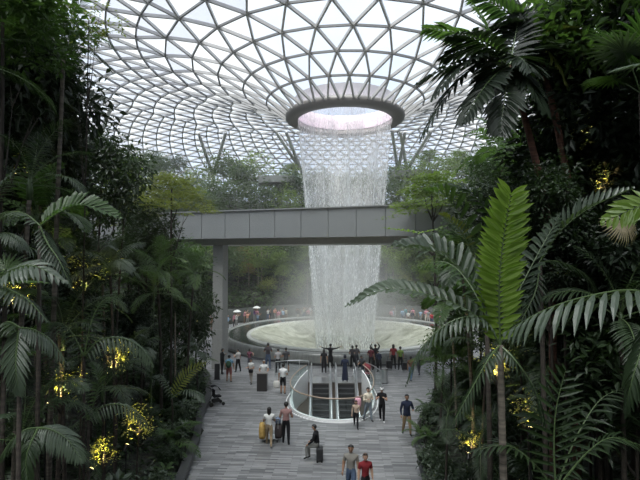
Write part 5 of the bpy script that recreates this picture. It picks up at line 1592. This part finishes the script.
def softbag(x,y,z,dx,dy,dz,col,lab,rz=0,name='bag'):
    root = empty(name,(x,y,z),rz); m = MB(); n=12; vs=[];fs=[]
    for i in range(6):
        t=i/5; w=1+.12*math.sin(PI*t)-.25*max(0,t-.7)
        for k in range(n):
            a=2*PI*k/n; c=abs(math.cos(a))**.5*math.copysign(1,math.cos(a)); s_=abs(math.sin(a))**.5*math.copysign(1,math.sin(a))
            vs.append((c*dx/2*w, s_*dy/2*w, dz*t))
    for i in range(5):
        for k in range(n): fs.append((i*n+k,i*n+(k+1)%n,(i+1)*n+(k+1)%n,(i+1)*n+k))
    fs += [tuple(range(n-1,-1,-1)), tuple(5*n+k for k in range(n))]
    m.add(vs,fs); m.build('body', cloth(col,'bag_cloth'), root, smooth=True)
    m = MB(); m.tube([(-dx*.3,0,dz*.97),(-dx*.22,0,dz*1.22),(dx*.22,0,dz*1.22),(dx*.3,0,dz*.97)],.010,5); m.build('handle', cloth(tuple(c*.7 for c in col),'bag_handle'), root)
    tag(root,lab,'bag'); return root
softbag(x-.34,y+.45,.19,.26,.34,.62,(.45,.30,.10),'yellow-brown bag on the left side of the luggage trolley')
softbag(x+.36,y+.50,.19,.30,.34,.55,(.06,.05,.05),'dark bag on the right side of the luggage trolley')
softbag(x+.34,y+.50,.80,.22,.22,.22,(.16,.20,.28),'small blue-grey bag on top of the dark trolley bag')
x,y = F(286,444); person(x,y,1.76,2,'man in dusty pink shirt and black trousers walking away, seen from behind', dict(skin='tan',shirt=(.27,.16,.15),trousers=BLACK), legs=((8,3,3),(-6,8,3)), arms=(((.3,.1,-1),(-.2,.8,.2)),((.3,.1,-1),(-.2,.8,.2))))
# navy jacket man
x,y = F(407,435); person(x,y,1.80,185,'man in navy jacket and khaki trousers standing alone at right', dict(skin='tan',shirt=NAVY,trousers=(.24,.17,.10)), legs=((10,4,4),(-8,14,4)), arms=(((.35,0,-1),(-.2,.7,.1)),((.3,0,-1),(0,.3,-.8))), sleeve='long', long_top=True, slim=1.05)
# trio right of the opening
x,y = F(368,421); a_,ai = person(x,y,1.62,200,'woman in cream top and wide blue jeans carrying a pink bag', dict(skin='light',shirt=(.58,.52,.42),trousers=(.17,.20,.23),shoes=(.05,.05,.05)), legs=((12,4,6),(-10,8,6)), arms=(((.3,.2,-1),(-.5,.7,.4)),((.3,.2,-1),(-.5,.7,.3))), sleeve='long', slim=1.12)
softbag(x-.50,y-.05,.72,.30,.18,.40,(.60,.32,.38),'pink bag at the side of the woman in cream')
x,y = F(382,422); person(x,y,1.66,165,'person in black with a pale cap holding a phone up, right of the escalators', dict(skin='light',shirt=BLACK,trousers=BLACK,shoes=(.6,.6,.6),hat=(.5,.5,.5)), legs=((6,3,2),(-8,10,2)), arms=(PHONE,PHONE), hair='cap')
x,y = F(356,428); person(x,y,1.30,175,'child in beige top and black leggings just right of the escalator opening', dict(skin='light',shirt=(.40,.31,.24),trousers=BLACK), legs=WALK, arms=(BENT,DOWN), hair='long', cat='child', name='person', sleeve='long')
# at the top of the right escalator
x = 1.62; y = 31.35; person(x,y,1.70,0,'person in a long dark blue robe standing at the top of the right escalator', dict(skin='tan',shirt=NAVY,trousers=NAVY,hair=(.02,.022,.03)), legs=STAND, arms=(BENT,BENT), sleeve='long', hair='scarf', skirt=(.10,-.46,.075,.125,(.016,.020,.040)), skirt_name='robe')
# man in white tee with white bag
x,y = F(283,394); _,i_ = person(x,y,1.74,-5,'man in white T-shirt and dark shorts seen from behind with a white bag', dict(skin='tan',shirt=(.66,.66,.66),trousers=BLACK,shoes=BLACK,hair=hair_m), legs=((4,3,3),(-4,4,3)), arms=(DOWN,BENT), leg='short', slim=1.1)
softbag(x-.38,y,.36,.34,.22,.40,(.58,.56,.52),'white bag held low by the man in the white T-shirt')
# podium
px_,py_ = F(262,391)
root = empty('podium',(px_,py_,0)); m = MB(); m.box((0,.12,.52),(.60,.48,1.04)); m.build('body', plain('podium_dark',(.030,.027,.026),.45), root, bevel=.02)
m = MB(); m.box((0,.12,1.06),(.66,.54,.04)); m.build('top', plain('podium_top',(.16,.15,.14),.4), root)
tag(root,'dark upright podium with a man in white behind it','podium')
person(px_+.02,py_+.78,1.66,180,'grey-haired man in white shirt standing behind the dark podium', dict(skin='tan',shirt=(.62,.62,.62),trousers=GREY,hair=hair_g), legs=STAND, arms=(((.35,.1,-.9),(-.3,.7,-.2)),((.35,.1,-.9),(-.3,.7,-.2))), slim=1.1)
# group near the pillar
x,y = F(251,384); person(x,y,1.58,150,'woman in white top and pale trousers holding a dark bag at her waist', dict(skin='light',shirt=WHITE,trousers=(.42,.38,.33)), legs=((8,4,2),(-8,8,2)), arms=(BENT,BENT), hair='bob')
softbag(x+.02,y-.27,.78,.26,.14,.20,BLACK,'small dark bag held by the woman in white beside the podium')
x,y = F(229,382); _,bi = person(x,y,1.70,5,'man in blue shirt and red shorts wearing a green backpack', dict(skin='tan',shirt=(.16,.30,.42),trousers=(.28,.10,.09),shoes=BLACK), legs=((6,3,5),(-6,6,5)), arms=(DOWN,((.35,0,-1),(.1,.3,-1))), leg='short', slim=1.15)
root = empty('backpack',(x,y-.20,.98),R(5)); m = MB(); m.ball((0,0,.19),.24,12,0,(.75,.42,1.0)); m.build('pack', cloth((.05,.10,.06),'backpack_cloth'), root, smooth=True)
m = MB(); m.ball((0,-.085,.10),.12,10,0,(.9,.4,.8)); m.build('pocket', cloth((.03,.06,.04),'backpack_cloth'), root, smooth=True)
for s in (-1,1):
    m = MB(); m.tube([(s*.11,.05,.38),(s*.12,.14,.44),(s*.12,.27,.40),(s*.13,.32,.22),(s*.13,.22,.02)],.016,5); m.build('strap', cloth((.03,.05,.04),'strap_cloth'), root)
tag(root,'green backpack on the back of the man in blue','backpack')
x,y = F(222,374); person(x,y,1.72,-60,'man in black standing against the left pillar', dict(skin='tan',shirt=BLACK,trousers=BLACK), legs=STAND, arms=(PHONE,DOWN), sleeve='long', slim=1.1)
x,y = F(238,372); person(x,y,1.60,60,'woman in white top and black trousers between the pillar and the podium', dict(skin='light',shirt=(.55,.52,.50),trousers=BLACK), legs=((6,3,8),(-6,3,8)), arms=(PHONE,DOWN))
x,y = F(249.5,370); person(x,y,1.52,-20,'woman in maroon top facing the pool', dict(skin='light',shirt=(.14,.05,.07),trousers=(.10,.10,.12)), legs=STAND, arms=(PHONE,PHONE), hair='bob')
x,y = F(268,369); person(x,y,1.84,8,'tall man in dark top and jeans facing the pool, left of the fall', dict(skin='tan',shirt=(.06,.05,.055),trousers=JEAN), legs=STAND, arms=(PHONE,PHONE))
x,y = F(278,373); person(x,y,1.68,10,'man in pale grey top and black trousers by the glass railing', dict(skin='tan',shirt=(.32,.31,.31),trousers=BLACK), legs=STAND, arms=(BENT,BENT))
x,y = F(286,372); person(x,y,1.68,20,'man in charcoal clothes and dark shorts leaning by the glass railing', dict(skin='tan',shirt=(.06,.06,.065),trousers=(.05,.05,.05)), legs=((4,2,9),(-4,3,9)), arms=(BENT,BENT), slim=1.1, leg='short')
# at the pool edge behind the escalators
x,y = F(324,373); person(x,y,1.62,0,'woman in a black dress left of the person with arms spread', dict(skin='tan',shirt=BLACK,trousers=BLACK), legs=STAND, arms=(DOWN,DOWN), hair='long', skirt=(.08,-.30,.07,.11,BLACK), skirt_name='dress_skirt')
x,y = F(330.5,368); person(x,y,1.72,0,'person in black with both arms spread wide facing the waterfall', dict(skin='tan',shirt=BLACK,trousers=BLACK), legs=STAND, arms=(((1,0,.15),(1,0,.42)),((1,0,.15),(1,0,.42))), sleeve='long', skirt=(.08,-.34,.07,.10,BLACK), skirt_name='dress_skirt')
x,y = F(352.5,368); person(x,y,1.60,-10,'left of a close couple in dark clothes before the waterfall', dict(skin='tan',shirt=(.06,.055,.06),trousers=BLACK), legs=STAND, arms=(BENT,DOWN), hair='bob')
x,y = F(356.5,368); person(x,y,1.64,10,'right of a close couple in dark clothes before the waterfall', dict(skin='tan',shirt=(.09,.085,.09),trousers=(.05,.05,.06)), legs=STAND, arms=(DOWN,BENT))
x,y = F(371,370); person(x,y,1.64,-20,'person in dark red top standing beside the one raising a camera', dict(skin='tan',shirt=(.13,.03,.04),trousers=BLACK), legs=STAND, arms=(BENT,DOWN))
x,y = F(375.5,369); person(x,y,1.74,10,'person in black raising a camera to the waterfall', dict(skin='tan',shirt=BLACK,trousers=BLACK), legs=STAND, arms=(((.5,.3,.6),(-.6,.3,.9)),((.5,.3,.6),(-.6,.3,.9))), sleeve='long')
x,y = F(379.5,372); person(x,y,1.50,20,'short person in dark blue bending slightly at the pool edge', dict(skin='tan',shirt=NAVY,trousers=BLACK), legs=STAND, arms=(BENT,BENT), lean=R(22), sleeve='long')
x,y = F(363.5,378); person(x,y,1.62,150,'person in grey top leaning over a red pushchair by the landing rail', dict(skin='tan',shirt=(.10,.10,.11),trousers=(.06,.07,.09)), legs=STAND, arms=(BENT,BENT), lean=R(28))
x,y = F(393.5,369); person(x,y,1.74,0,'woman in red top with long hair between two suitcases', dict(skin='light',shirt=(.24,.035,.04),trousers=BLACK), legs=STAND, arms=(DOWN,PHONE), hair='long')
suitcase(x-.32,y-.05,R(10),.55,(.015,.015,.018),'black suitcase left of the woman in red')
x,y = F(400.5,370); person(x,y,1.64,5,'man in lime green top and black trousers beside a suitcase', dict(skin='tan',shirt=(.20,.30,.07),trousers=BLACK), legs=STAND, arms=(DOWN,DOWN))
suitcase(x+.32,y-.1,R(-5),.50,(.02,.02,.024),'black suitcase right of the man in lime green')
x,y = F(411,381); person(x,y,1.62,-30,'person in brown top and blue jeans walking by the right bank', dict(skin='tan',shirt=(.12,.06,.04),trousers=(.09,.15,.23)), legs=WALK, arms=(DOWN,BENT))
x,y = F(419,375); person(x,y,1.62,10,'person in dark clothes half hidden by the drooping grey frond', dict(skin='tan',shirt=(.03,.03,.03),trousers=(.04,.04,.05)), legs=WALK2, arms=(BENT,BENT))
# prams
def pram(x,y,rz,col,lab):
    root = empty('pushchair',(x,y,0),rz)
    m = MB(); m.tube([(-.22,-.38,1.0),(-.22,-.1,.62),(-.22,.32,.12)],.014,6); m.tube([(.22,-.38,1.0),(.22,-.1,.62),(.22,.32,.12)],.014,6)
    m.tube([(-.22,-.1,.62),(-.24,-.34,.12)],.014,6); m.tube([(.22,-.1,.62),(.24,-.34,.12)],.014,6); m.tube([(-.22,-.38,1.0),(.22,-.38,1.0)],.018,6)
    m.build('frame', lamp_body, root)
    m = MB(); m.box((0,.06,.48),(.36,.38,.08)); m.box((0,-.14,.66),(.36,.07,.42)); m.build('seat', cloth(col,'pram_seat'), root, bevel=.02)
    m = MB(); vs=[];fs=[]
    for i in range(6):
        a=R(10+22*i)
        for s in (-1,1): vs.append((s*.20, -.12+.34*math.cos(a), .72+.34*math.sin(a)))
    for i in range(5): fs.append((2*i,2*i+1,2*i+3,2*i+2))
    m.add(vs,fs); m.build('canopy', cloth(tuple(c*.8 for c in col),'pram_canopy'), root)
    m = MB(); m.box((0,.0,.24),(.34,.40,.14)); m.build('basket', cloth((.04,.04,.04),'pram_basket'), root)
    for sx in (-1,1):
        for sy,rd in ((.33,.09),(-.34,.12)):
            m = MB(); m.tube([(sx*.24-.02,sy,rd),(sx*.24+.02,sy,rd)],rd,14); m.build('wheel', rubber, root)
    tag(root,lab,'pushchair')
x,y = F(216,405); pram(x,y,R(-60),(.02,.02,.024),'black pushchair parked at the left kerb')
x,y = F(365.5,379); pram(x+.12,y-.35,R(170),(.22,.045,.055),'red pushchair by the landing rail of the escalators')
# steel bin
x,y = F(384.5,383); root = empty('litter_bin',(x,y,0)); m = MB(); m.lathe([(0.01,.02),(.22,.02),(.22,.90),(.20,.93)],20); m.build('drum', steel, root, smooth=False)
m = MB(); m.lathe([(.225,.88),(.23,.93),(.15,.96),(.14,.90)],20); m.build('rim', plain('bin_rim_dark',(.08,.08,.08),.4), root, smooth=True)
m = MB(); m.lathe([(.23,.0),(.23,.05),(.22,.05)],20); m.build('plinth', rubber, root)
tag(root,'round brushed steel litter bin right of the escalator landing','bin')
x,y = F(219,379); 
root = empty('information_totem',(x-.1,y-.1,0)); m = MB(); m.box((0,0,.52),(.34,.14,1.02)); m.build('panel', plain('totem_dark',(.05,.05,.05),.4), root, bevel=.01)
m = MB(); m.box((0,0,.01),(.42,.24,.02)); m.build('base', lamp_body, root); tag(root,'low dark upright panel against the left pillar','sign')

# ---- crowd along the far promenade ------------------------------------------
CV = []
for k,(pz) in enumerate((dict(legs=STAND,arms=(PHONE,PHONE)), dict(legs=WALK,arms=(DOWN,DOWN)), dict(legs=STAND,arms=(BENT,DOWN)), dict(legs=((4,3,5),(-4,5,5)),arms=(CAM,CAM)), dict(legs=WALK2,arms=(DOWN,BENT)), dict(legs=STAND,arms=(DOWN,DOWN),slim=1.12))):
    for hs in ('short','long'):
        mb, info = body_mesh(dict(pz, lv=1, sleeve='short' if k%2 else 'long')); hm_ = hair_mb(info, hs).mesh('hair', [hair_m], True)
        me_ = mb.mesh('crowd_person', [skinm('light'), cloth(WHITE,'top_cloth'), cloth(BLACK,'trouser_cloth'), cloth(BLACK,'shoe_leather'), dark_eye, lip], True)
        CV.append((me_, hm_, info))
COLS = [('white',(.62,.62,.60)),('black',BLACK),('pink',(.55,.25,.30)),('red',(.35,.04,.05)),('pale blue',(.30,.42,.55)),('grey',(.25,.25,.25)),('cream',(.55,.50,.38)),('navy',NAVY),('teal',(.06,.22,.24)),('salmon',(.55,.28,.20)),('yellow',(.50,.42,.12)),('purple',(.16,.09,.22))]
TC = [('dark trousers',BLACK),('blue jeans',JEAN),('pale trousers',(.42,.40,.36)),('grey trousers',GREY),('brown trousers',(.14,.09,.06))]
POSN = ['looking at a phone','walking','with one arm bent','holding a camera up','walking with one arm bent','standing still']
cr = random.Random(5); used = set(); n_c = 0
spots = []
for k in range(74):
    px = cr.uniform(171, 312) if k < 56 else cr.uniform(386, 440)
    a_dir = (px-320)/480
    spots.append((px, cr.uniform(12.9, 16.3)))
spots.sort()
taken = []
for px, rr_ in spots:
    # sight line meets the circle of radius rr_ round the pool on its far side
    k_ = (px-320)/480.0
    a_ = 1+k_*k_; b_ = -2*(k_*PC[0]+PC[1]); c_ = PC[0]**2+PC[1]**2-rr_**2
    disc = b_*b_-4*a_*c_
    if disc < 0: continue
    y = (-b_+math.sqrt(disc))/(2*a_); x = k_*y
    if any((x-q[0])**2+(y-q[1])**2 < .30 for q in taken): continue
    taken.append((x,y))
    for _ in range(60):
        ci, ti, vi = cr.randrange(len(COLS)) if cr.random() < .5 else cr.choice([0,0,2,5,6,4]), cr.randrange(len(TC)), cr.randrange(len(CV))
        if (ci,ti,vi) not in used: break
    used.add((ci,ti,vi))
    me_, hm_, info = CV[vi]; h = cr.uniform(1.52,1.80)
    o = bpy.data.objects.new('person', me_); COL.objects.link(o)
    o.location = (x,y,-info['zmin']*h); o.scale = (h,h,h)
    o.rotation_euler = (0,0, math.atan2(PC[1]-y, PC[0]-x)-PI/2 + cr.uniform(-.9,.9))
    for si, m_ in enumerate([skinm(cr.choice(['light','tan'])), cloth(COLS[ci][1],'top_cloth'), cloth(TC[ti][1],'trouser_cloth'), cloth(BLACK,'shoe_leather'), dark_eye, lip]):
        o.material_slots[si].link = 'OBJECT'; o.material_slots[si].material = m_
    hh = inst(hm_, 'hair', o)
    side = 'left' if px < 330 else 'right'
    tag(o, '%s-haired person, %s top, %s, %s, far %s shore' % ('long' if vi%2 else 'short', COLS[ci][0], TC[ti][0], POSN[vi//2], side), 'person', 'crowd on the far shore of the pool')
    n_c += 1
# white parasols and fans held up in the crowd
pr = [q for q in taken if q[0] < 2][:]
for j, q in enumerate([pr[6], pr[12], pr[17]]):
    root = empty('parasol', (q[0]+.30, q[1]-.2, 0)); m = MB(); m.tube([(0,0,.95),(0,0,2.05)],.012,6); m.build('pole', lamp_body, root)
    m = MB(); m.lathe([(.01,2.1),(.25,2.02),(.48,1.86)],10); m.build('canopy', cloth((.62,.62,.60),'parasol_cloth'), root)
    tag(root, ['white parasol leftmost in the far crowd','white parasol in the middle of the far left crowd','white parasol nearest the fall in the far left crowd'][j], 'parasol', 'white parasols in the far crowd')
# low railing in front of the crowd
mb = MB(); pts=[]
for k in range(81):
    a = PI*(-.02)+PI*1.04*k/80; pts.append((PC[0]+12.65*math.cos(a),PC[1]+12.65*math.sin(a),.0))
root = empty('pool_kerb_rail',(0,0,0))
mb.tube([(p[0],p[1],.42) for p in pts], .03, 6); mb.build('top_rail', steel, root)
mb = MB()
for p in pts[::2]: mb.tube([(p[0],p[1],.0),(p[0],p[1],.42)], .022, 5)
o = mb.build('posts', steel, root); o['kind']='stuff'
tag(root,'low steel rail running round the far shore of the pool','railing')
